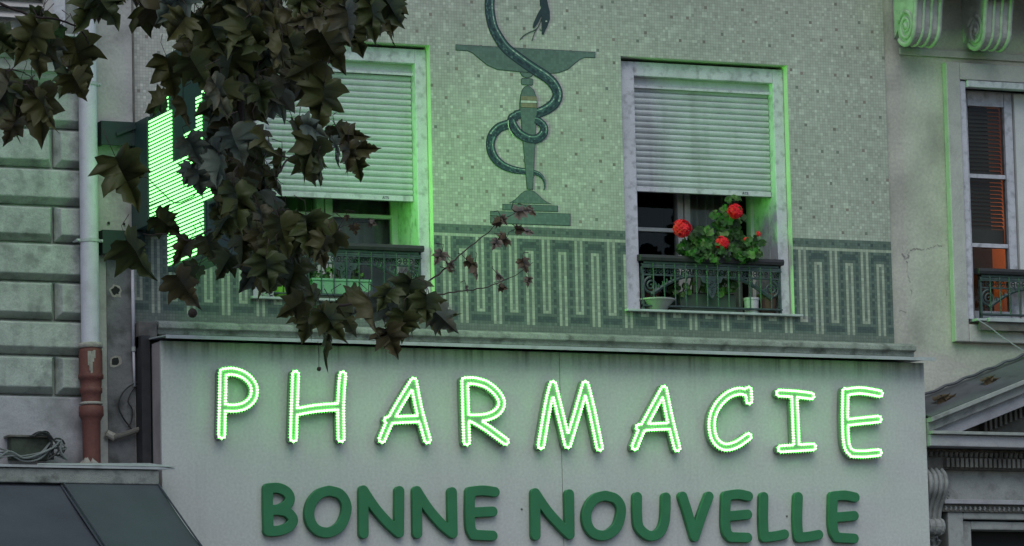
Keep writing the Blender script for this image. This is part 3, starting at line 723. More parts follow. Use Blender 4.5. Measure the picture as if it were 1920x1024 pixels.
# ================================================================== party pilaster + left building
lb = thing('stone_building', 'old stone building of chunky grey blocks on the left edge', 'building', (-4.3, 0, 0))
s = MB(); s.box(-2.60, -2.329, -.03, .4, 0, 9.5); s.build('pilaster', m_plaster, lb, bevel=.004)
# joint seam between pilaster and mosaic
MB().box(-2.3285, -2.318, -.032, .002, 5.75, 8.1).build('seam', m_dkstone, lb)
s = MB(); s.box(-2.50, -2.34, -.037, -.03, 4.2, 5.44); s.build('render_patch', mat('dark_render', (.17,.165,.175), .95, .3, 7, .006, 40, dirt=.7, dscale=9), lb)
s = MB()
for px, py, r_ in ((217,545,.028),(216,678,.026),(204,418,.008),(233,420,.008),(204,436,.009),(218,438,.009),(231,438,.009),(216,299,.013)):
    x, z = at(px, py, -.038); k_ = 13; P_ = [(x+r_*rnd.uniform(.6,1.15)*math.cos(2*math.pi*q/k_), z+r_*rnd.uniform(.6,1.15)*math.sin(2*math.pi*q/k_)) for q in range(k_)]
    if r_ > .02: MB().prism_y([(x+(a_-x)*1.55+rnd.uniform(-.006,.006), z+(b_-z)*1.5+rnd.uniform(-.008,.004)) for a_, b_ in P_], -.0385, -.03).build('broken_edge', m_cement, lb)
    s.prism_y(P_, -.0395, -.03)
s.build('wall_hole', m_dark, lb)
JZ = [6.39, 6.174, 5.949, 5.735, 5.526, 5.306, 5.087, 4.889, 4.665, 4.44, 4.21]
s = MB(); XL = -6.4; XR = -2.615
bk = MB(); bk.box(XL, XR+.02, 0.02, .4, 0, 9.5); bk.build('wall', m_stone, lb)
def block(s, x0, x1, z0, z1, d=.055, bz=.034, bx=.028):
    g = .006; x0 += g; x1 -= g; z0 += g; z1 -= g; jit = lambda: rnd.uniform(-.003, .003)
    o = [(x0,.02,z0),(x1,.02,z0),(x1,.02,z1),(x0,.02,z1)]; m_ = [(x0,.0,z0),(x1,.0,z0),(x1,.0,z1),(x0,.0,z1)]
    f = [(x0+bx+jit(),-d+jit(),z0+bz+jit()),(x1-bx+jit(),-d+jit(),z0+bz+jit()),(x1-bx+jit(),-d+jit(),z1-bz*.45),(x0+bx+jit(),-d+jit(),z1-bz*.45)]
    s.add(o+m_+f, [(0,1,5,4),(1,2,6,5),(2,3,7,6),(3,0,4,7),(4,5,9,8),(5,6,10,9),(6,7,11,10),(7,4,8,11),(8,9,10,11)])
VJ = -2.80
for k in range(len(JZ)-3):
    z1, z0 = JZ[k], JZ[k+1]
    if k % 2 == 1: cuts = [XR, VJ, VJ-.62, VJ-1.24, XL]
    else: cuts = [XR, XR-.40-.3, XR-1.4, XR-2.1, XL]
    if k in (0, 2): cuts[1] = XR-.75
    if k in (4,): cuts[1] = XR-.60
    for a, b in zip(cuts[1:], cuts[:-1]): block(s, a, b, z0, z1)
o = s.build('stone_blocks', m_stone, lb, bevel=.006)
o.modifiers['bevel'].segments = 3
# patched flat plaster under the last blocks
s = MB(); s.box(XL, XR, -.035, .02, 4.20, JZ[8]-.01); s.build('plaster_patch', mat('patchy_plaster', (.36,.345,.375), .9, .2, 5, .006, 20, dirt=.8, dirtc=(.09,.085,.09), dscale=3.5, grain=.12), lb, bevel=.01)
s = MB(); 
# string course, moulded
prof = [(.02,6.40),(-.05,6.40),(-.06,6.412),(-.085,6.418),(-.115,6.44),(-.125,6.465),(-.135,6.47),(-.15,6.475),(-.15,6.535),(-.165,6.54),(-.20,6.575),(-.215,6.615),(-.225,6.62),(-.225,6.65),(.02,6.66)]
s.prism_x(prof, XL, XR+.005); s.build('string_course', m_stone_s, lb, bevel=.002)
MB().box(XL, XR, -.245, -.0, 6.662, 6.674).build('zinc_capping', m_zinc, lb)
# window above the string course: louvred shutter
s = MB(); s.box(-2.80, -2.72, -.02, .10, 6.674, 8.4); s.build('window_frame', m_white, lb, bevel=.003)
s = MB(); s.box(-2.855, -2.805, -.05, -.01, 6.68, 8.4); s.box(-3.6, -3.55, -.05, -.01, 6.68, 8.4); s.box(-3.55,-2.855,-.048,-.012,6.68,6.73)
for k in range(20):
    z = 6.79+k*.062; s.add([(-3.55,-.052,z),(-2.855,-.052,z),(-2.855,-.045,z+.012),(-3.55,-.045,z+.012),(-3.55,-.010,z+.028),(-2.855,-.010,z+.028),(-2.855,-.004,z+.040),(-3.55,-.004,z+.040)], [(0,1,2,3),(0,4,5,1),(2,6,7,3),(4,7,6,5),(1,5,6,2),(0,3,7,4)])
s.build('louvred_shutter', m_surround, lb)

# ================================================================== downpipe
dp = thing('downpipe', 'pale lilac drainpipe with a red cast iron foot beside the stone blocks', 'drainpipe', (-2.622, -.105, 4.2))
px_, py_ = -2.622, -.105
s = MB(); s.lathe([(.052,z) for z in (4.93,5.6,6.3,7.2,9.4)], px_, py_, 28); s.build('pipe', m_pipe, dp, smooth=True)
s = MB(); s.lathe([(.0,4.955),(.052,4.955),(.066,4.95),(.068,4.925),(.062,4.922),(.0,4.92)], px_, py_, 28); s.build('collar', m_cement, dp, smooth=True)
s = MB(); s.lathe([(.0,4.925),(.062,4.922),(.066,4.90),(.066,4.78),(.071,4.77),(.071,4.752),(.062,4.745),(.058,4.70),(.064,4.695),(.064,4.675),(.056,4.665),(.054,4.63),(.056,4.60),(.068,4.595),(.070,4.545),(.062,4.535),(.052,4.515),(.050,4.40),(.050,4.23)], px_, py_, 28)
s.build('cast_iron_foot', m_rust, dp, smooth=True)
s = MB(); s.lathe([(.058,4.603),(.066,4.606),(.066,4.615),(.058,4.62)], px_, py_, 24); s.build('lead_joint', m_cement, dp, smooth=True)
# peeled paint patch on the foot
s = MB(); 
for dx, z1, z0 in ((-.030,4.90,4.82),(-.022,4.90,4.79),(-.016,4.885,4.775),(-.008,4.90,4.84),(.0,4.905,4.86)):
    a = math.asin(dx/.0668); s.box(px_+dx-.006, px_+dx+.006, py_-.0668*math.cos(a)-.0012, py_-.0668*math.cos(a)+.004, z0, z1)
s.build('peeled_patch', m_cement, dp)
s = MB(); cn = []
for k in range(15):
    a = 2*math.pi*k/14; cn.append(.075+.02*math.sin(3*a)+.012*math.sin(7*a+1))
for k in range(14):
    a, b = 2*math.pi*k/14, 2*math.pi*(k+1)/14; r0, r1 = cn[k], cn[(k+1)%14]
    s.add([(px_+r0*1.25*math.cos(a), py_+r0*math.sin(a), 4.225),(px_+r1*1.25*math.cos(b), py_+r1*math.sin(b), 4.225),(px_+.047*math.cos(b), py_+.047*math.sin(b), 4.30+.02*math.sin(2*b)),(px_+.047*math.cos(a), py_+.047*math.sin(a), 4.30+.02*math.sin(2*a))], [(0,1,2,3)])
s.build('mortar_skirt', m_cement, dp)
for z in (6.42, 5.53):
    s = MB(); s.lathe([(.052,z-.009),(.057,z-.009),(.057,z+.009),(.052,z+.009)], px_, py_, 24)
    for sg in (-1, 1): s.box(px_+sg*.055-(.0 if sg > 0 else .022), px_+sg*.055+(.022 if sg > 0 else .0), py_-.012, py_+.012, z-.008, z+.008); s.tube([(px_+sg*.068, py_-.022, z), (px_+sg*.068, py_+.075, z)], .006, 6)
    s.build('clamp', m_zinc, dp)
# thin conduit
cd_ = thing('conduit_pipe', 'thin grey conduit running down the wall beside the sign box', 'pipe', (-2.36, -.06, 4.7))
s = MB(); s.tube([(-2.352,-.055,5.45),(-2.352,-.055,4.93)], .0095, 10); s.tube([(-2.352,-.055,4.93),(-2.350,-.058,4.72)], .0075, 10); s.build('tube', m_pipe, cd_, smooth=True)
s = MB(); s.tube([(-2.352,-.055,4.945),(-2.352,-.055,4.92)], .0125, 10); s.build('joint', m_zinc, cd_)
# dark plate behind the sign's edge and hooked cable
s = MB(); s.box(-2.335, -2.283, -.14, -.036, 4.22, 5.0); s.build('edge_post', m_handrail, sign)
s = MB(); s.box(-2.335, -2.225, -.10, -.034, 4.93, 5.085); s.build('broken_corner', mat('broken_masonry', (.13,.12,.115), .95, .35, 14, .01, 25), bld, bevel=.008)
cab = thing('hanging_cable', 'loop of black cable hanging beside the cast iron pipe foot', 'cable', (-2.4, -.06, 4.5))
def pl(pts, Y): return [(*[at(a, b, Y)[0]], Y, at(a, b, Y)[1]) for a, b in pts]
s = MB(); s.tube(pl(smoothpath([(280,712),(262,716),(243,724),(228,740),(222,762),(230,782),(243,800),(247,806)], 5), -.06), .0045, 6)
s.tube(pl(smoothpath([(266,716),(250,730),(240,752),(248,768),(246,790),(240,800)], 5), -.055), .0035, 6); s.build('wire', m_cable, cab)
s = MB(); s.tube(pl([(213,820),(232,815),(268,803)], -.07), .016, 10); s.build('stub_pipe', m_dkstone, cab)
s = MB(); s.tube(pl([(199,812),(215,820),(213,818)], -.06), .022, 8); s.build('stub_collar', m_cement, cab)
# wall box with cables at far left
jb = thing('junction_box', 'mossy old junction box with tangled cables above the left ledge', 'box', (-3.1, -.1, 4.3))
x0, z0 = at(18, 862, -.08); x1, z1 = at(92, 822, -.08)
s = MB(); s.box(x0, x1, -.11, -.036, z0, z1); s.build('box', mat('mossy_box', (.05,.06,.045), .9, .35, 15, .004, 50), jb, bevel=.006)
s = MB(); s.box(x0-.02, x1+.005, -.125, -.036, z1, z1+.012); s.build('lid', m_dkstone, jb, bevel=.003)
s = MB()
rc = random.Random(4)
for k in range(7):
    pts = [(-20, 838+k*6+rc.uniform(-3,3)), (15, 850+rc.uniform(-6,8)), (45, 858+rc.uniform(-4,8)), (75, 856+rc.uniform(-8,6)), (100, 836+rc.uniform(-12,12)), (118+rc.uniform(-8,8), 826+rc.uniform(-10,18)), (108+rc.uniform(-6,10), 846+rc.uniform(-6,12)), (126, 862)]
    s.tube(pl(smoothpath(pts, 5), -.125-.006*k), .0042 if k % 2 else .0056, 6)
s.build('cables', m_cable_g, jb)
s = MB()
for k in range(6):
    pts = [(60+rc.uniform(-6,6), 818), (78+rc.uniform(-6,6), 812+rc.uniform(-4,4)), (94, 822+rc.uniform(-6,6)), (102+rc.uniform(-6,8), 845+rc.uniform(-6,6)), (92+rc.uniform(-6,10), 862)]
    s.tube(pl(smoothpath(pts, 5), -.13-.006*k), .0045, 6)
s.tube(pl([(108+14*math.cos(a*.5), 838+16*math.sin(a*.5)) for a in range(13)], -.14), .006, 6)
s.build('cables', m_cable, jb)

# ================================================================== ledge with awnings (left shop)
led = thing('shop_ledge', 'concrete ledge with zinc top over the dark awnings', 'ledge', (-3.8, -.25, 4.1))
s = MB(); s.box(XL, -2.365, -.50, -.036, 4.125, 4.205); s.build('slab', m_corn, led, bevel=.006)
s = MB(); s.add([(XL,-.515,4.208),(-2.35,-.515,4.208),(-2.272,-.50,4.213),(-2.35,-.30,4.222),(-2.35,-.04,4.228),(XL,-.04,4.228),
                 (XL,-.515,4.222),(-2.35,-.515,4.222),(-2.272,-.50,4.217),(-2.35,-.30,4.236),(-2.35,-.04,4.242),(XL,-.04,4.242)],
      [(5,4,3,2,1,0),(6,7,8,9,10,11),(0,1,7,6),(1,2,8,7),(2,3,9,8),(3,4,10,9),(4,5,11,10),(5,0,6,11)]); s.add([(-3.05,-.517,4.2235),(-2.268,-.517,4.2235),(-2.36,-.33,4.262),(-3.05,-.45,4.2365),(-3.05,-.45,4.2235),(-2.36,-.33,4.2235)], [(0,1,2,3),(0,3,4),(3,2,5,4),(0,4,5,1),(1,5,2)]); s.build('zinc_top', m_zinc, led)
s = MB(); s.box(XL, -2.40, -.30, -.04, 2.6, 4.12); s.build('shop_fascia', m_dark, led)
def awning(name, lab, x0, x1, y0, z0, y1, z1, m):
    a = thing(name, lab, 'awning', ((x0+x1)/2, y0, z0)); s = MB(); n = 12
    vs_ = []
    for q in range(n+1):
        t = q/n; y = y0+(y1-y0)*t; z = z0+(z1-z0)*t-.018*math.sin(t*math.pi)
        vs_ += [(x0,y,z),(x1,y,z),(x0,y+.004,z-.006),(x1,y+.004,z-.006)]
    fs_ = []
    for q in range(n):
        b = 4*q; fs_ += [(b,b+1,b+5,b+4),(b+2,b+6,b+7,b+3),(b,b+4,b+6,b+2),(b+1,b+3,b+7,b+5)]
    s.add(vs_, fs_); s.build('cloth', m, a, smooth=False)
    for xh in (x0+.004, x1-.004): s = MB(); s.tube([(xh,y0,z0+.004),(xh,y1,z1+.004)], .0055, 6); s.build('hem', m_awn2, a)
    s = MB(); s.box(x0, x1, y1-.02, y1+.02, z1-.05, z1); s.build('front_bar', m_iron, a)
    s = MB(); s.box(x0, x1, y1-.021, y1-.018, z1-.26, z1-.05); s.build('valance', m, a)
    return a
awning('awning', 'teal awning panel under the right end of the ledge', -2.918, -2.365, -.46, 4.145, -1.30, 3.66, m_awn)
awning('awning', 'dark grey awning at the left, under the ledge', -6.0, -2.9215, -.455, 4.128, -1.30, 3.645, m_awn2)

# ================================================================== right neighbour
rb = thing('plaster_building', 'weathered plaster building with scroll brackets and a pediment on the right', 'building', (4.5, 0, 0))
RX0, RX1 = 2.506, 7.5; RY = .034
ox0, ox1, oz0, oz1 = 3.055, 4.25, 5.27, 6.70      # opening
s = MB(); s.box(RX0, ox0, RY, .4, 0, 9.5); s.box(ox1, RX1, RY, .4, 0, 9.5); s.box(ox0, ox1, RY, .4, oz1, 9.5); s.box(ox0, ox1, RY, .4, 4.72, oz0)
s.build('wall', m_plaster_r, rb)
s = MB(); s.box(RX0, RX1, 3, 3.2, 0, 9.5); s.box(RX1-.1, RX1, .4, 3, 0, 9.5); s.box(RX0+.02, RX0+.1, .41, 3, 0, 9.5); s.box(RX0+.1, RX1-.1, .41, 3, 5.0, 5.1); s.box(RX0+.1, RX1-.1, .41, 3, 7.1, 7.2); s.box(RX0, RX1, 0, 3.2, 9.5, 9.7)
s.build('rear_shell', m_room, rb)
# cracks and lost render
s = MB()
def crack(pts, w, Y=RY-.0015):
    P_ = [at(a, b, Y) for a, b in smoothpath(pts, 6)]
    P_ = [(x+rnd.uniform(-.006,.006), z+rnd.uniform(-.005,.005)) for x, z in P_]
    for (xa, za), (xb, zb) in zip(P_[:-1], P_[1:]):
        if rnd.random() < .3: continue
        k = w*rnd.uniform(.3, 1.3); s.add([(xa-k*.5,Y,za-k),(xa+k*.5,Y,za+k),(xb+k*.5,Y,zb+k),(xb-k*.5,Y,zb-k)], [(0,1,2,3)])
crack([(1690,465),(1700,478),(1712,467),(1728,468),(1742,466),(1756,460),(1768,462)], .004); crack([(1700,490),(1702,510),(1706,530),(1710,552)], .004)
crack([(1690,475),(1698,485),(1704,478),(1700,468)], .008); crack([(1684,582),(1702,586)], .002); crack([(1780,470),(1781,490),(1778,520),(1776,555)], .004)
s.build('crack', mat('crack_dark', (.28,.26,.24), 1), rb, fixn=False)
# window surround
sx0 = at(1772, 300, RY)[0]; sx1 = 4.40; sz0, sz1 = 5.128, 6.85
s = MB(); s.box(sx0, ox0-.045, -.020, RY, sz0, sz1); s.box(ox1+.045, sx1, -.020, RY, sz0, sz1); s.box(ox0-.045, ox1+.045, -.020, RY, oz1+.045, sz1); s.box(ox0-.045, ox1+.045, -.020, RY, sz0, oz0-.035)
s.build('window_surround', m_surround, rb, bevel=.006)
s = MB(); s.box(ox0-.042, ox0, .0, .10, oz0, oz1+.04); s.box(ox1, ox1+.042, -.03, .10, oz0, oz1+.04); s.box(ox0, ox1, -.03, .10, oz1, oz1+.04)
s.build('inner_frame', m_white, rb, bevel=.003)
w = bpy.data.objects.new('window', None); scene.collection.objects.link(w); w.parent = rb; w.location = (3.65-4.5, .12, oz0)
bpy.context.view_layer.update()
s = MB(); yc = .14
s.box(ox0+.0, ox0+.075, yc-.02, yc+.03, oz0, oz1); s.box(ox0+.076, 3.385, yc-.02, yc+.03, 6.612, oz1); s.box(ox0+.076, 3.385, yc-.02, yc+.03, oz0, oz0+.07)
s.box(3.385, 3.44, yc-.025, yc+.03, oz0, oz1)
for z in (6.175, 5.745): s.box(ox0+.076, 3.384, yc-.015, yc+.02, z-.012, z+.014)
s.build('casement', m_white, w, bevel=.003)
s = MB(); s.box(3.446, 3.60, yc-.045, yc+.03, oz0, oz1); s.box(3.60, ox1, yc-.02, yc+.03, oz0, oz1); s.build('casement', m_sash, w, bevel=.003)
pane(w, ox0+.076, 3.385, oz0+.07, 6.612, yc+.002)
s = MB(); z = 5.86
while z < 6.62:
    s.add([(ox0+.07,.20,z),(3.40,.20,z),(3.40,.222,z+.0232),(ox0+.07,.222,z+.0232)], [(0,1,2,3)]); z += .0245
s.build('slatted_blind', m_blind, w, fixn=False)
s = MB(); s.box(ox0+.07, 3.40, .198, .206, 5.745, 5.858); s.build('blind_hem', m_blind, w)
# warm lit room behind the blind
m_warm = mat('warm_wall', (.75,.36,.15), .9, .05, 4); m_lamp = emit('lamp_glow', (1, .42, .12), 6)
s = MB(); xo = at(1859, 490, .62)[0]; s.box(xo, 4.6, .62, .66, 5.12, 6.9); s.build('inner_wall', m_warm, w)
s = MB(); s.box(2.9, xo-.004, .60, .66, 5.12, 6.9); s.build('cupboard', m_sash_d, w)
s = MB(); s.lathe([(.0,6.05),(.05,6.05),(.075,5.95),(.075,5.80),(.0,5.80)], 3.93, .45, 16); s.build('lamp_shade', m_lamp, w)
s = MB(); s.box(3.925, 3.935, .445, .455, 6.05, 6.9); s.build('lamp_cord', m_cable, w)
railing(w, ox0+.045, ox1-.02, 5.295, 5.582, .0, 17, pend=False)
s = MB(); s.box(ox0-.02, ox0+.05, -.075, .1, oz0-.018, oz0-.004); s.box(ox0+.052, ox1+.06, -.095, .1, oz0-.024, oz0); s.build('sill', m_zinc, w, bevel=.002)
s = MB(); s.box(ox0-.0, ox1+.04, -.075, -.058, oz0-.075, oz0-.026); s.build('sill_shadow_board', m_dkstone, w)
wire = thing('slack_wire', 'thin pale wire sagging from the corner of the right window sill', 'cable', (3.09,-.1,5.25))
s = MB(); s.tube([(x,-.11,z) for x, z in [at(a, b, -.11) for a, b in smoothpath([(1834,600),(1856,614),(1882,634),(1925,662)], 6)]], .0032, 6); s.build('wire', m_zinc, wire)
# balcony slab and scroll consoles
s = MB(); s.box(2.54, RX1, -.62, RY, 7.42, 7.6); s.box(2.54, RX1, -.50, RY, 7.34, 7.418); s.build('balcony_slab', m_dkstone, rb, bevel=.01)
s = MB(); s.box(2.62, RX1, .018, RY, 6.885, 6.93); s.build('band_course', m_surround, rb, bevel=.004)
def console(x0, x1):
    c = bpy.data.objects.new('scroll_bracket', None); scene.collection.objects.link(c); c.parent = rb; c.location = ((x0+x1)/2-4.5, -.1, 6.9)
    bpy.context.view_layer.update()
    yc_, zc_, r_ = -.135, 7.03, .112
    prof = [(RY,7.34),(RY,6.98)]
    for k in range(0, 13):
        a = math.pi+k/12*math.pi*1.02; prof.append((yc_-r_*math.cos(a)*-1 if False else yc_ + r_*-math.cos(a)*-1 if False else yc_+r_*math.cos(math.pi*0-(k/12)*math.pi*1.0), zc_-r_*math.sin(k/12*math.pi)))
    prof += [(-.262,7.12),(-.29,7.22),(-.335,7.30),(-.37,7.34)]
    s = MB(); s.prism_x(prof, x0+.012, x1-.012); s.build('body', m_cons, c, bevel=.004)
    front = [(yc_+r_*math.cos(t), zc_-r_*math.sin(t)) for t in [math.pi*q/10 for q in range(2, 11)]]+[(-.262,7.12),(-.29,7.22),(-.335,7.30)]
    s = MB()
    for f, rr in ((.06,.016),(.36,.013),(.64,.013),(.94,.016)):
        xx = x0+(x1-x0)*f; s.tube([(xx,y,z) for y, z in front], rr, 8)
    s.build('ribs', m_cons, c, smooth=True)
    for xx in (x0+.010, x1-.010):
        s = MB(); pts = []
        for q in range(46):
            a = q/45*2*math.pi*2.1; r2 = .098*(1-q/52); pts.append((xx, yc_+r2*math.cos(a+.4), zc_+.0+r2*math.sin(a+.4)))
        s.tube(pts, [.014-.006*q/45 for q in range(46)], 6)
        s.tube([(xx-.01, yc_, zc_), (xx+.012, yc_, zc_)], .022, 10)
        s.build('volute', m_cons, c, smooth=True)
    s = MB(); s.tube([(x0-.01,-.36,7.235),(x1+.01,-.36,7.235)], .045, 14); s.box(x0-.012, x1+.012, -.40, -.06, 7.30, 7.339); s.build('upper_roll', m_cons, c, smooth=False)
console(2.575, 2.765); console(3.055, 3.25); console(3.54, 3.735)
# pediment and door surround
ped = bpy.data.objects.new('pediment', None); scene.collection.objects.link(ped); ped.parent = rb; ped.location = (3.6-4.5, -.2, 3.9)
bpy.context.view_layer.update()
PY = -.34; AX = 3.75   # apex x
def rake(z_at_left, sl, prof_y, th, name, m, x0=2.54, bev=.003, xa=AX):
    s = MB(); y0_, y1_ = prof_y
    for xa_, xb_, sg in ((x0, xa, 1), (xa, 2*xa-x0, -1)):
        za = z_at_left if sg > 0 else z_at_left+sl*(xa-x0); zb = z_at_left+sl*(xa-x0) if sg > 0 else z_at_left
        s.add([(xa_,y0_,za),(xb_,y0_,zb),(xb_,y1_,zb),(xa_,y1_,za),(xa_,y0_,za+th),(xb_,y0_,zb+th),(xb_,y1_,zb+th),(xa_,y1_,za+th)], [(0,3,2,1),(4,5,6,7),(0,1,5,4),(1,2,6,5),(2,3,7,6),(3,0,4,7)])
    s.build(name, m, ped, bevel=bev)
SLP = .375
# sloping lead roof: sheet from wall flashing down to the front edge
s = MB()
zf, zw = 4.625, 4.665
for xa_, xb_, up_ in ((2.54, AX, 1), (AX, 2*AX-2.54, 0)):
    za, zb = (0, SLP*(AX-2.54)) if up_ else (SLP*(AX-2.54), 0)
    s.add([(xa_,PY-.02,zf+za),(xb_,PY-.02,zf+zb),(xb_,RY,zf+zb+.105),(xa_,RY,zf+za+.105),(xa_,PY-.02,zf+za-.006),(xb_,PY-.02,zf+zb-.006),(xb_,RY,zf+zb+.098),(xa_,RY,zf+za+.098)], [(0,1,2,3),(4,7,6,5),(0,4,5,1),(2,6,7,3),(0,3,7,4),(1,5,6,2)])
s.build('lead_roof', m_lead, ped)
s = MB()
for k in range(20):
    x = 2.56+k*.06
    if x > AX: break
zz = lambda x: zf+.105+SLP*(x-2.54)
s.tube([(x,-.02+.004*math.sin(x*60),zz(x)+.012+.004*math.sin(x*45)) for x in [2.54+q*.02 for q in range(61)]], .010, 6); s.build('lead_flashing', m_lead, ped)
rake(4.592, SLP, (PY-.03, RY), .028, 'raking_fillet', m_stone_s)
rake(4.535, SLP, (PY+.02, RY), .056, 'raking_cyma', m_stone_s)
rake(4.455, SLP, (PY+.06, RY), .078, 'raking_corona', mat('pale_stone', (.37,.36,.38), .85, .12, 6, .003, 50, dirt=.4, dirtc=(.1,.1,.1), dscale=9))
s = MB()
for k in range(44):
    x = 2.75+k*.035
    zt = 4.455+SLP*(x-2.54) if x < AX else 4.455+SLP*(2*AX-2.54-x)
    if zt-.075 < 4.56: continue
    s.box(x, x+.018, -.13, -.06, zt-.075, zt-.004)
s.build('raking_dentils', m_dkstone, ped)
s = MB(); s.prism_y([(2.56,4.53),(2*AX-2.56,4.53),(AX,4.53+SLP*(AX-2.56))], -.06, RY); s.build('tympanum', m_dkstone, ped)
XR1 = 2*AX-2.54
s = MB(); s.box(2.54, XR1, PY-.03, RY, 4.521, 4.540); s.build('cornice_edge', m_stone_s, ped, bevel=.003)
s = MB(); s.box(2.54, XR1, PY, RY, 4.452, 4.519); s.build('cornice_face', bpy.data.materials['pale_stone'], ped, bevel=.004)
s = MB(); s.box(2.54, XR1, -.20, RY, 4.33, 4.45)
s.build('bed_mould', m_dkstone, ped)
s = MB()
for k in range(int((XR1-2.56)/.034)):
    x = 2.56+k*.034; s.tube([(x+.014,-.225,4.432),(x+.014,-.215,4.405)], .0125, 7)
s.build('bead_row', m_dkstone, ped)
s = MB()
for k in range(int((XR1-2.66)/.032)):
    x = 2.70+k*.032; s.box(x, x+.019, -.245, -.19, 4.338, 4.392)
s.build('dentils', m_dkstone, ped)
s = MB(); s.box(2.54, XR1, -.14, RY, 4.15, 4.329); s.build('frieze', m_stone_s, ped)
s = MB(); s.box(2.70, XR1-.16, -.20, RY, 4.122, 4.149); s.build('door_cap', bpy.data.materials['pale_stone'], ped, bevel=.003)
s = MB(); s.box(2.70, XR1-.16, -.165, RY, 4.078, 4.12); s.build('bead_mould', m_dkstone, ped)
s = MB()
for k in range(60):
    x = 2.72+k*.033; s.tube([(x,-.168,4.108),(x+.006,-.172,4.098),(x,-.168,4.088)], .008, 6)
s.build('bead_ornament', m_stone_s, ped)
ds = bpy.data.objects.new('door_surround', None); scene.collection.objects.link(ds); ds.parent = rb; ds.location = (3.6-4.5, -.15, .13)
bpy.context.view_layer.update()
dx0, dx1, dzt = 2.915, 2*AX-2.915, 3.975
s = MB(); s.box(dx0-.17, dx0-.065, -.15, RY, .13, 4.077); s.box(dx1+.065, dx1+.17, -.15, RY, .13, 4.077); s.box(dx0-.065, dx1+.065, -.15, RY, dzt+.06, 4.077); s.build('outer_frame', m_stone_s, ds, bevel=.006)
s = MB(); s.box(dx0-.06, dx0, -.125, RY, .13, dzt+.05); s.box(dx1, dx1+.06, -.125, RY, .13, dzt+.05); s.box(dx0, dx1, -.125, RY, dzt, dzt+.05); s.build('inner_frame', m_stone_s, ds, bevel=.006)
MB().box(dx0, dx1, -.008, RY, .13, dzt).build('doorway', m_dark, ds)
def lower_console(x0, x1):
    c = bpy.data.objects.new('door_bracket', None); scene.collection.objects.link(c); c.parent = rb; c.location = ((x0+x1)/2-4.5, -.2, 4.0)
    bpy.context.view_layer.update()
    prof = [(RY,4.332),(-.12,4.332),(-.20,4.325),(-.245,4.29),(-.26,4.24),(-.245,4.19),(-.20,4.14),(-.165,4.09),(-.15,4.03),(-.13,4.0),(RY,4.0)]
    s = MB(); s.prism_x(prof, x0, x1); s.build('scroll', m_stone_s, c, bevel=.006)
    s = MB(); fr = smoothpath(prof[2:9], 4)
    for f in (.12,.38,.62,.88): s.tube([(x0+(x1-x0)*f, y, z) for y, z in fr], .014, 7)
    for xx in (x0,):
        pts = []
        for q in range(40):
            a = q/39*4.2*math.pi; r2 = .082*(1-q/46); pts.append((xx, -.17+r2*math.cos(a), 4.235+r2*math.sin(a)))
        s.tube(pts, .010, 6)
    s.build('reeding', m_stone_s, c, smooth=True)
    s = MB(); s.tube([(x0-.004,-.17,3.985),(x1-.01,-.17,3.985)], .048, 16); s.tube([(x0-.01,-.17,3.985),(x0-.004,-.17,3.985)], .025, 12)
    for f in (.2,.5,.8): s.tube([(x0+(x1-x0)*f,-.17+.05*math.cos(a*math.pi/6),3.985+.05*math.sin(a*math.pi/6)) for a in range(13)], .007, 5)
    s.build('lower_roll', m_stone_s, c, smooth=False)
    s = MB()
    for k in range(9):
        a = k*.7; xx = x0+.02+(k % 3)*(x1-x0-.04)/2; zz_ = 3.90-(k//3)*.045
        s.tube([(xx,-.12,zz_+.02),(xx+.012*math.cos(a),-.15,zz_),(xx+.022*math.cos(a),-.13,zz_-.02)], [.006,.014,.005], 7)
    s.box(x0+.01, x1-.01, -.12, RY, .13, 3.935); s.build('leaf_drop', m_stone_s, c)
lower_console(2.56, 2.70); lower_console(2*AX-2.70, 2*AX-2.56)
s = MB()
ax, az = 2.735, 4.21
for k in range(9):
    a = R(-80+k*20+90-60); s.tube([(2.71,-.142,4.19),(2.71+.035*math.cos(a),-.15,4.19+.045*math.sin(a)),(2.71+.055*math.cos(a),-.145,4.19+.075*math.sin(a))], [.004,.009,.003], 6)
s.build('side_leaf', m_stone_s, ped)

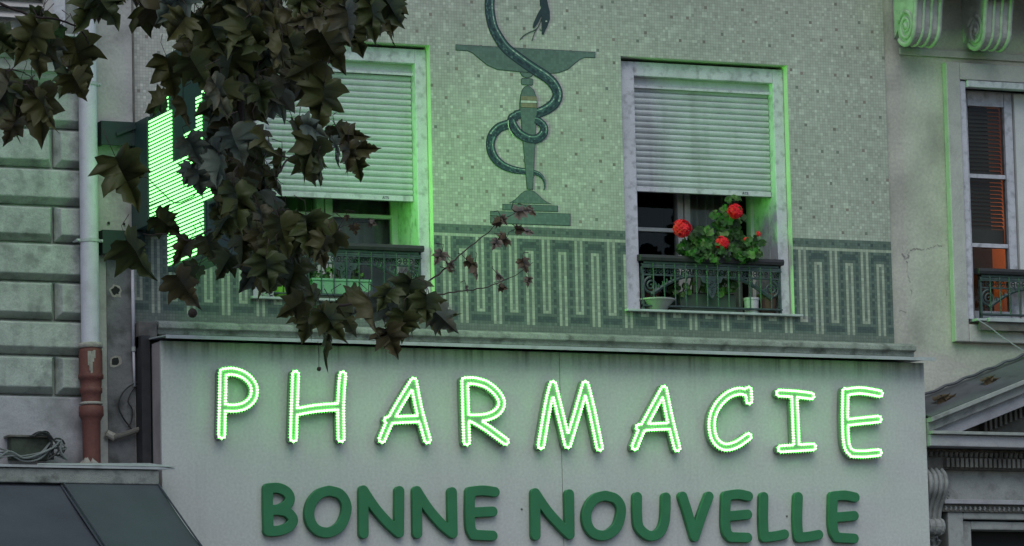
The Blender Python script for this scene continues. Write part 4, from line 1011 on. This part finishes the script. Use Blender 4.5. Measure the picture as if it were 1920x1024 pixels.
# ================================================================== plants on the window sills
def attr_float(me, vals, name='leaf_value'):
    a = me.attributes.new(name, 'FLOAT', 'POINT'); a.data.foreach_set('value', vals)
def leaf_disc(s, vals, c, nrm, r, v, rr):
    n = nrm.normalized(); a = n.cross(Vector((.3,.2,1))).normalized(); b = n.cross(a); K = 12; ph = rr.uniform(0, 6)
    vs_ = [Vector(c)-n*r*.12]
    for k in range(K):
        t = 2*math.pi*k/K; q = r*(1+.13*math.sin(5*t+ph)+rr.uniform(-.05,.05)); 
        if k == 0: q *= .45
        vs_.append(Vector(c)+(a*math.cos(t+ph)+b*math.sin(t+ph))*q+n*r*.16*math.sin(3*t))
    s.add(vs_, [(0,1+k,1+(k+1)%K) for k in range(K)]); vals += [v]*(K+1)
def flower(g, c, r, n, rr):
    s = MB(); c_ = Vector(c); q_ = r*.74
    s.add([c_+Vector((math.sin(math.pi*i/5)*math.cos(j*math.pi/4), math.sin(math.pi*i/5)*math.sin(j*math.pi/4), math.cos(math.pi*i/5)))*q_ for i in range(6) for j in range(8)], [(i*8+j, i*8+(j+1)%8, (i+1)*8+(j+1)%8, (i+1)*8+j) for i in range(5) for j in range(8)])
    for k in range(n):
        d = Vector((rr.gauss(0,1), rr.gauss(0,1), rr.gauss(0,1))).normalized(); d.y = -abs(d.y) if rr.random() < .7 else d.y; p = Vector(c)+d*r*rr.uniform(.72,1.0); a = d.cross(Vector((0,0,1)) if abs(d.z) < .9 else Vector((1,0,0))).normalized(); b = d.cross(a)
        for j in range(5):
            t = j*2*math.pi/5+k; e = a*math.cos(t)+b*math.sin(t); f = a*math.cos(t+.5)+b*math.sin(t+.5); h = a*math.cos(t-.5)+b*math.sin(t-.5); q = r*.34
            s.add([p, p+f*q*.8+d*q*.2, p+e*q*1.15+d*q*.05, p+h*q*.8+d*q*.2], [(0,1,2,3)])
    s.build('flower', m_red, g, fixn=False)
rg = random.Random(11)
ger = thing('geranium', 'red geraniums with bright green leaves in a long planter behind the railing', 'plant', (1.33, .2, WZ0+.01))
s = MB(); s.box(1.13, 1.50, .10, .26, WZ0+.012, WZ0+.13); s.build('planter', m_planter2, ger, bevel=.006)
s = MB(); s.box(1.14, 1.49, .11, .25, WZ0+.13, WZ0+.136); s.build('soil', m_soil, ger)
s = MB(); vals = []
def zone(poly_c, rx, rz, n, ylo, yhi, r0=.019, r1=.032):
    for k in range(n):
        a = rg.uniform(0, 6.283); q = math.sqrt(rg.random()); px, py = poly_c; x, z = at(px+rx*q*math.cos(a), py+rz*q*math.sin(a), .05)
        leaf_disc(s, vals, (x, rg.uniform(ylo, yhi), z), Vector((rg.uniform(-.7,.5), -1, rg.uniform(-.3,.9))), rg.uniform(r0, r1), rg.random(), rg)
zone((1312,462), 34, 20, 62, -.05, .16); zone((1375,440), 34, 40, 66, .0, .16); zone((1400,470), 26, 22, 40, -.06, .12); zone((1365,405), 22, 18, 22, .02, .14); zone((1312,440), 14, 10, 10, -.05, .05, .028, .036)
zone((1335,478), 55, 14, 40, -.06, .04); zone((1300,480), 16, 8, 12, -.06, .02, .024, .034); zone((1390,485), 18, 10, 14, -.07, .02); zone((1360,530), 34, 20, 36, .06, .2, .018, .026); zone((1290,540), 20, 28, 26, .08, .22, .016, .024); zone((1370,375),10,6,5,.0,.05)
o = s.build('foliage', m_gleaf, ger, fixn=False); attr_float(o.data, vals)
s = MB(); FL = [(1279,429,.056,60),(1378,397,.046,50),(1353,457,.044,50),(1399,450,.022,14),(1422,439,.018,10)]
for px, py, r_, n in FL:
    x, z = at(px, py, -.01); flower(ger, (x, -.01, z), r_, n, rg)
    s.tube([(x, 0, z), (x*.7+1.33*.3, .06, z-.09), (x*.35+1.33*.65, .17, WZ0+.13)], .0035, 5)
for k in range(9): x = 1.18+k*.035; s.tube([(x, .18, WZ0+.13), (x+rg.uniform(-.04,.04), .12, WZ0+.26), (x+rg.uniform(-.07,.07), .06, WZ0+.40)], [.005,.004,.002], 5)
s.build('stems', mat('plant_stem', (.08,.14,.04), .7), ger)
def pot(name, lab, x, y, z, r0, r1, h, m, cat='flowerpot'):
    t = thing(name, lab, cat, (x, y, z)); s = MB(); s.lathe([(0,z),(r0,z),(r1,z+h*.86),(r1*1.08,z+h*.86),(r1*1.08,z+h),(r1*.94,z+h),(r1*.9,z+h*.9),(0,z+h*.88)], x, y, 22); s.build('pot_body', m, t, smooth=False, bevel=.001)
    return t
zs = WZ0+.011
pot('white_bowl', 'wide shallow pale bowl on the left end of the right sill', .955, .07, zs, .06, .108, .070, mat('grey_glazed_bowl', (.25,.25,.24), .5), 'bowl')
pot('dark_pot', 'dark red pot in the shadow behind the shallow bowl', .985, .24, zs, .05, .07, .15, mat('red_pot', (.09,.02,.018), .6))
pot('white_pot', 'small white pot on the right sill beside the brown one', 1.585, .07, zs, .040, .045, .098, m_potw)
pot('brown_pot', 'brown pot at the right end of the right sill', 1.70, .09, zs, .045, .058, .125, m_potb)
t = pot('lime_pot', 'lime green pot on the left sill under the leaves', -1.42, .06, zs, .036, .052, .115, m_potg)
pl_ = thing('window_planter', 'long pale green planter with small plants on the left sill', 'planter', (-1.07, .12, zs))
x0, x1 = at(578, 560, .08)[0], at(690, 560, .08)[0]
s = MB(); s.box(x0+.005, x1-.005, .02, .14, zs+.03, zs+.105); s.box(x0, x1, .015, .145, zs+.105, zs+.12); s.build('trough', m_planter, pl_, bevel=.004)
s = MB(); s.box(x0+.03, x1+.02, .03, .13, zs+.001, zs+.028); s.build('tray', m_dkstone, pl_, bevel=.003)
s = MB(); vals = []
zone((612,520), 26, 20, 60, .02, .13, .009, .017); zone((668,522), 16, 22, 36, .03, .12, .008, .015); zone((590,535),14,8,14,.02,.1,.01,.016)
o = s.build('foliage', m_gleaf, pl_, fixn=False); attr_float(o.data, vals)
s = MB()
for k in range(8): x = x0+.04+k*.036; s.tube([(x,.08,zs+.11),(x+rg.uniform(-.02,.02),.07,zs+.22)], .003, 5)
s.build('stems', bpy.data.materials['plant_stem'], pl_)
crt = thing('storage_tub', 'pale grey tub beside the planter on the left sill', 'tub', (-.75, .2, zs))
s = MB(); s.box(-.875, -.66, .16, .30, zs, zs+.26); s.build('tub_body', mat('grey_tub', (.13,.14,.16), .6), crt, bevel=.01)
s = MB(); s.box(-.885, -.65, .15, .31, zs+.26, zs+.275); s.build('tub_rim', m_iron, crt, bevel=.004)
ct = thing('white_cup', 'small white cup at the far left end of the left sill', 'cup', (-1.555, .0, zs))
s = MB(); s.lathe([(0,zs),(.02,zs),(.030,zs+.05),(.026,zs+.05),(0,zs+.045)], -1.53, .005, 16); s.build('cup_body', m_potw, ct, smooth=True)
s = MB(); s.tube([(-1.50,.005,zs+.04),(-1.485,.005,zs+.03),(-1.49,.005,zs+.015),(-1.505,.005,zs+.012)], .004, 6); s.build('handle', m_potw, ct)

# ================================================================== plane tree
tree = thing('plane_tree', 'plane tree with brown green lobed leaves hanging in front of the facade', 'tree', (-6.4, -6.0, .13))
# one lobed leaf, local: stem base at (0,0), tip toward +v
def leaf_shape(n_teeth=2):
    half = [(0,-.02),(.10,-.08),(.20,-.14),(.34,-.13),(.34,-.04),(.46,.0),(.58,.10),(.45,.15),(.36,.21),(.44,.33),(.53,.52),(.40,.48),(.32,.49),(.25,.46),(.25,.58),(.17,.62),(.19,.74),(.07,.86),(0,1.06)]
    return half
HALF = leaf_shape()
def add_leaf(s, vals, base, tip_dir, face, size, v, rr, fold=None):
    t = tip_dir.normalized(); n = (face-t*face.dot(t)); n = n.normalized() if n.length > 1e-3 else Vector((0,-1,0)); sd = t.cross(n)
    fold = rr.uniform(-.25, .55) if fold is None else fold; curl = rr.uniform(-.5, .35); wx = rr.uniform(.85, 1.1); tw = rr.uniform(-.25,.25)
    def P_(u, w):
        h = -abs(u)*fold + curl*.35*w*w*(1 if w > 0 else -1) + tw*u*w + .05*math.sin(u*11+w*7)
        return Vector(base)+(sd*u*wx+t*w+n*h)*size
    j = lambda: rr.uniform(-.03, .03)
    o = len(s.v); L_ = [P_(-u+j(), w+j()) for u, w in HALF[1:-1]]; Rr = [P_(u+j(), w+j()) for u, w in HALF[1:-1]]
    mid = [P_(0, w) for w in (-.0, .12, .28, .46, .64, .82)]; tip = P_(0, 1.04)
    vs_ = mid+[tip]+L_+Rr; nL = len(L_)
    near = [0,0,1,1,1,1,2,2,2,2,3,3,3,4,4,5,5]
    fs_ = []
    for side, off in ((0, 7), (1, 7+nL)):
        for k in range(nL-1):
            a, b = off+k, off+k+1; m0, m1 = near[k], near[k+1]
            f = [(m0, a, b)] if m0 == m1 else [(m0, a, b), (m0, b, m1)]
            fs_ += f
        fs_.append((5, off+nL-1, 6))
    s.add(vs_, fs_); vals += [v]*len(vs_)
TY = -5.0
def wpt(px, py, Y): x, z = at(px, py, Y); return Vector((x, Y, z))
rl = random.Random(21)
SC = 1/380.0    # metres per photo pixel at the crown's distance
fol = MB(); fv = []
tw = MB()
def put(px, py, size_px, ang=None, Y=None, v=None, face=None, target=None, dry=False):
    """a leaf hanging with its centre near the given place; ang = tip direction, 0 = straight down, degrees clockwise seen from the street"""
    Y = rl.uniform(-5.9, -4.2) if Y is None else Y; ang = rl.gauss(0, 34) if ang is None else ang
    a = R(ang); td = Vector((math.sin(a), rl.uniform(-.35,.35), -math.cos(a)))
    fc = face or Vector((rl.uniform(-1.1,1.1), -1, rl.uniform(-.5,1.1)))
    sz = size_px*SC*.90; c = wpt(px, py, Y); b = c-td.normalized()*sz*.5
    v = rl.triangular(0, .95, .3) if v is None else v
    if fc.z > .45 and rl.random() < .5: v = min(1, v+.45)  # up-turned leaves go paler: skylight put into their tint
    add_leaf(target[0] if target else fol, target[1] if target else fv, b, td, fc, sz, v, rl)
    # petiole
    tw.tube([b, b-td.normalized()*sz*.25+Vector((rl.uniform(-.02,.02),0,.02)), b+Vector((rl.uniform(-.05,.05), rl.uniform(-.03,.03), sz*.5))], [.0016,.0018,.0022], 4)
def inpoly(x, y, poly):
    c = False; k = len(poly)
    for i in range(k):
        (x1, y1), (x2, y2) = poly[i], poly[i-1]
        if (y1 > y) != (y2 > y) and x < (x2-x1)*(y-y1)/(y2-y1)+x1: c = not c
    return c
def fill(poly, n, s0, s1, **kw):
    xs = [p[0] for p in poly]; ys = [p[1] for p in poly]; k = 0
    while k < n:
        x, y = rl.uniform(min(xs), max(xs)), rl.uniform(min(ys), max(ys))
        if inpoly(x, y, poly): put(x, y, rl.uniform(s0, s1), **kw); k += 1
# dense mass, upper middle
fill([(350,-60),(505,-60),(520,60),(560,90),(575,130),(560,180),(520,200),(470,215),(450,330),(430,390),(418,260),(400,180),(350,115)], 84, 60, 94)
fill([(385,250),(430,215),(470,330),(470,430),(430,470),(410,400),(395,330)], 22, 50, 86)
fill([(405,330),(470,320),(520,400),(560,450),(540,500),(480,500),(420,470),(395,430)], 25, 58, 92)
fill([(480,440),(560,420),(600,470),(575,520),(520,545),(470,530)], 15, 55, 82)
fill([(540,-60),(700,-60),(745,30),(690,60),(600,70),(560,60)], 34, 60, 88)
fill([(510,60),(600,70),(610,110),(560,130),(520,130)], 12, 60, 80)
fill([(275,-60),(350,-60),(350,20),(300,30)], 10, 60, 90)
# top left clump
fill([(-40,50),(60,55),(130,75),(140,100),(60,100),(-40,95)], 4, 62, 88, v=.2)
fill([(140,-60),(215,-60),(210,-15),(150,-10)], 6, 75, 100, v=.2)
fill([(-40,180),(50,185),(80,220),(-10,235)], 3, 70, 100, v=.3)
# hand placed leaves that give the outline
for a in [(255,-5,55,10),(330,55,72,-40),(322,150,88,20),(292,200,60,-50),(352,215,62,10),(365,285,62,30),(352,330,48,-20),(375,345,56,10),(395,320,70,0),(240,345,110,25),(262,488,95,35),(318,425,70,60),(340,475,60,-30),(352,548,80,30),
          (360,525,60,-30),(420,500,60,-35),(395,470,60,20),(600,60,70,-20),(625,100,95,25),(668,75,80,15),(700,45,85,10),(735,60,62,10),(745,20,55,60),(585,165,80,20),(602,205,100,-10),(560,260,70,10),(578,300,95,-10),(520,315,60,-20),
          (595,245,60,60),(500,265,80,25),(480,330,80,-15),(520,350,60,20),(640,262,60,30),(668,255,55,95),(690,280,52,100),(655,300,62,15),(672,320,50,10),(628,290,60,15),(600,330,58,-5),(585,318,66,10),
          (608,455,70,-40),(620,450,60,60),(560,470,80,20),(545,530,90,-10),(505,520,95,-30),(470,520,75,-25),(590,590,95,10),(575,610,80,-30),(610,645,110,5),(625,615,80,25),(650,600,80,25),(545,580,60,-60),
          (700,600,88,5),(735,590,75,30),(735,645,62,15),(775,590,90,5),(790,555,75,60),(815,600,75,20),(838,605,60,50),(765,560,80,-10),(720,560,60,-40),(755,615,60,0),(680,575,60,-60),(800,580,60,0),(650,560,55,-80),(842,590,50,90),
          (50,85,90,-20),(75,105,95,-5),(100,100,100,10),(150,120,100,20),(165,25,100,-35),(200,20,85,15),(185,-5,100,0),(30,200,115,-10),(75,225,115,15),(90,215,80,40),(20,250,60,-20),(0,190,90,-30),(150,165,60,30),(120,160,55,-20)]:
    put(a[0], a[1], a[2], a[3]+rl.uniform(-8,8))
# twigs that carry small late leaves to the right
dry = MB(); dv = []
for a in [(822,485,34,-30),(850,500,22,40),(895,512,44,10),(885,495,30,60),(940,452,34,-60),(928,460,26,-30),(930,418,26,-70),(945,415,24,30),(978,432,24,90),(995,435,24,80),(985,395,42,100),(1000,400,30,70),(985,500,34,20),(990,530,22,0),(940,520,28,60),(945,540,22,80),(840,500,26,200),(700,420,20,80),(665,432,24,20),(635,440,16,10),(650,410,14,0),(875,545,18,10)]:
    put(a[0], a[1], a[2]*.95, a[3], Y=rl.uniform(-4.4,-4.1), v=rl.uniform(.2,.95), target=(dry, dv))
def branch(pts, Y0, Y1, r0, r1, target=None):
    P_ = smoothpath([(*p, 0) for p in pts], 6); n = len(P_); out = []
    for i, q in enumerate(P_):
        t = i/(n-1); Y = Y0+(Y1-Y0)*t; w_ = wpt(q[0], q[1], Y); w_ += Vector((rl.uniform(-1,1), 0, rl.uniform(-1,1)))*.004; out.append(w_)
    (target or tw).tube(out, [r0+(r1-r0)*i/(n-1) for i in range(n)], 8)
br = MB()
branch([(452,-200),(450,-40),(447,60),(452,180),(446,290),(452,350),(470,420),(498,460),(535,500),(560,545),(592,577)], -5.2, -4.6, .020, .008, br)
branch([(592,577),(640,572),(700,568),(760,560),(800,540)], -4.6, -4.4, .007, .004, br)
branch([(770,550),(815,520),(860,480),(905,445),(940,412),(985,392)], -4.4, -4.2, .005, .0015, br)
branch([(800,556),(850,548),(905,540),(960,520),(1000,492)], -4.4, -4.2, .004, .0013, br)
branch([(446,60),(490,25),(560,50),(600,55),(680,30),(760,-10)], -5.1, -4.8, .008, .003, br)
branch([(455,-40),(500,10),(520,45),(560,52)], -5.1, -4.8, .006, .002, br)
branch([(-60,-15),(0,6),(60,30),(110,38),(150,55),(165,80)], -5.4, -5.0, .008, .003, br)
branch([(-60,120),(0,130),(40,134),(62,150)], -5.4, -5.0, .005, .002, br)
branch([(-60,150),(0,152),(50,160),(90,185)], -5.4, -5.0, .006, .003, br)
for tx in ([(450,60),(480,110),(520,150),(545,190)],[(447,160),(470,190),(520,215),(560,240)],[(450,250),(470,300),(500,320),(530,345)],[(452,340),(430,380),(415,430)],[(449,100),(410,140),(380,160)],[(449,0),(400,40),(340,70),(320,110)],[(470,420),(440,460),(400,480),(360,500)],[(498,460),(520,480),(545,500)],[(592,577),(600,610),(618,640)],[(680,570),(700,610),(735,640)],[(600,55),(640,70),(680,95)]): branch(tx, -5.1, -4.5, .0035, .0014, br)
branch([(450,230),(480,260),(520,290),(555,300)], -5.0, -4.8, .006, .003, br)
branch([(520,330),(545,295),(600,285),(650,270),(690,265)], -4.9, -4.7, .005, .002, br)
branch([(470,420),(500,400),(540,392)], -4.9, -4.8, .004, .002, br)
branch([(385,350),(330,380),(270,330),(235,345)], -5.0, -4.8, .003, .0015, br)
branch([(395,430),(360,450),(320,440),(270,440)], -5.0, -4.8, .005, .002, br)
branch([(620,430),(590,413),(540,414)], -4.3, -4.2, .0018, .001, br); branch([(620,432),(660,420),(700,415)], -4.3, -4.2, .0018, .001, br)
# limbs from the trunk over the top of the picture
top1 = wpt(452,-200,-5.2); base = Vector((-6.4,-6.0,.13))
limb = MB(); K_ = Vector((-6.3,-6.0,4.6)); Q_ = Vector((-6.0,-5.9,7.4))
limb.tube([tuple(v) for v in smoothpath([K_, (-6.0,-5.8,6.2), (-5.2,-5.6,7.2), (-4.4,-5.4,7.4), tuple(top1)], 6)], [.10-.078*q/24 for q in range(25)], 10)
limb.tube([tuple(v) for v in smoothpath([(-5.9,-5.8,6.3), (-5.3,-5.5,6.2), tuple(wpt(-60,-15,-5.4))], 6)], [.05-.04*q/12 for q in range(13)], 8)
limb.tube([tuple(v) for v in smoothpath([(-6.1,-5.8,5.9), (-5.5,-5.5,5.8), tuple(wpt(-60,150,-5.4))], 6)], [.04-.033*q/12 for q in range(13)], 8)
limb.tube([tuple(v) for v in smoothpath([K_, (-6.6,-6.1,6.5), (-6.9,-6.3,8.6), (-7.2,-6.6,10.2)], 6)], [.13-.10*q/18 for q in range(19)], 10)
limb.build('limb', m_bark, tree, smooth=True)
tk = MB(); tk.tube([(-6.4,-6.0,.13),(-6.42,-6.0,.4),(-6.4,-6.0,1.5),(-6.33,-6.0,3.2),(-6.3,-6.0,4.7)], [.27,.21,.18,.165,.15], 16); tk.build('trunk', m_bark, tree, smooth=True)
br.build('branch', m_twig, tree, smooth=True); 
# crown beyond the frame (above), lighter
for k in range(260):
    c = Vector((rl.uniform(-8.2,-3.6), rl.uniform(-7.6,-4.4), rl.uniform(7.9,10.6)))
    if abs(c.x+6.2)/2.4 > 1: continue
    add_leaf(fol, fv, c, Vector((rl.uniform(-.5,.5), rl.uniform(-.4,.4), -1)), Vector((rl.uniform(-.8,.8), -1, rl.uniform(-.2,.8))), rl.uniform(.15,.26), rl.random()*.7, rl)
nst = len(fol.f); fol.add(tw.v, tw.f, 1); fv += [.5]*len(tw.v)
o = fol.build('foliage', [m_leaf, m_twig], tree, fixn=False, smooth=True); attr_float(o.data, fv)
o = dry.build('young_leaves', m_leaf_dry, tree, fixn=False, smooth=True); attr_float(o.data, dv)
# hanging seed balls
for pts in ([(350,500),(356,530),(357,562)], [(357,562),(360,575),(361,587)], [(596,640),(598,665),(598,692)], [(448,255),(447,262),(446,266)]):
    s = MB(); Yb = -4.7; P_ = [wpt(a, b, Yb) for a, b in pts]; s.tube(P_, .0015, 4)
    c = P_[-1]; rad = .021 if pts[0][0] < 400 else .010
    for i in range(1, 7):
        pass
    n1, n2 = 8, 12; vs_ = []
    for i in range(n1+1):
        for j_ in range(n2):
            a, b = math.pi*i/n1, 2*math.pi*j_/n2; rr_ = rad*(1+.07*((i+j_) % 2)); vs_.append((c.x+rr_*math.sin(a)*math.cos(b), c.y+rr_*math.sin(a)*math.sin(b), c.z+rr_*math.cos(a)))
    s.add(vs_, [(i*n2+j_, i*n2+(j_+1)%n2, (i+1)*n2+(j_+1)%n2, (i+1)*n2+j_) for i in range(n1) for j_ in range(n2)])
    s.build('seed_ball', m_bark, tree)
# fallen leaves on the pediment roof
for px, py, sz, lab in ((1768,748,.085,'curled brown dry leaf at the lower left of the pediment roof'), (1856,710,.07,'brown dry leaf higher up on the pediment roof')):
    Y = -.2; x, z = at(px, py, Y); zr = zf+SLP*(x-2.54)+.105*(Y-(PY-.02))/(-.004-PY+.02)
    s = MB(); vv = []
    for q in range(2): add_leaf(s, vv, Vector((x-.04+q*.05, Y, zr+.006)), Vector((1, .2*q, .5)), Vector((-.3,-1,.9)), sz*1.2, .5, rl, fold=.5)
    o = s.build('fallen_leaf', m_leaf_dry, None, fixn=False, smooth=True); attr_float(o.data, vv); tag(o, lab, 'leaf', 'fallen leaves on the pediment')
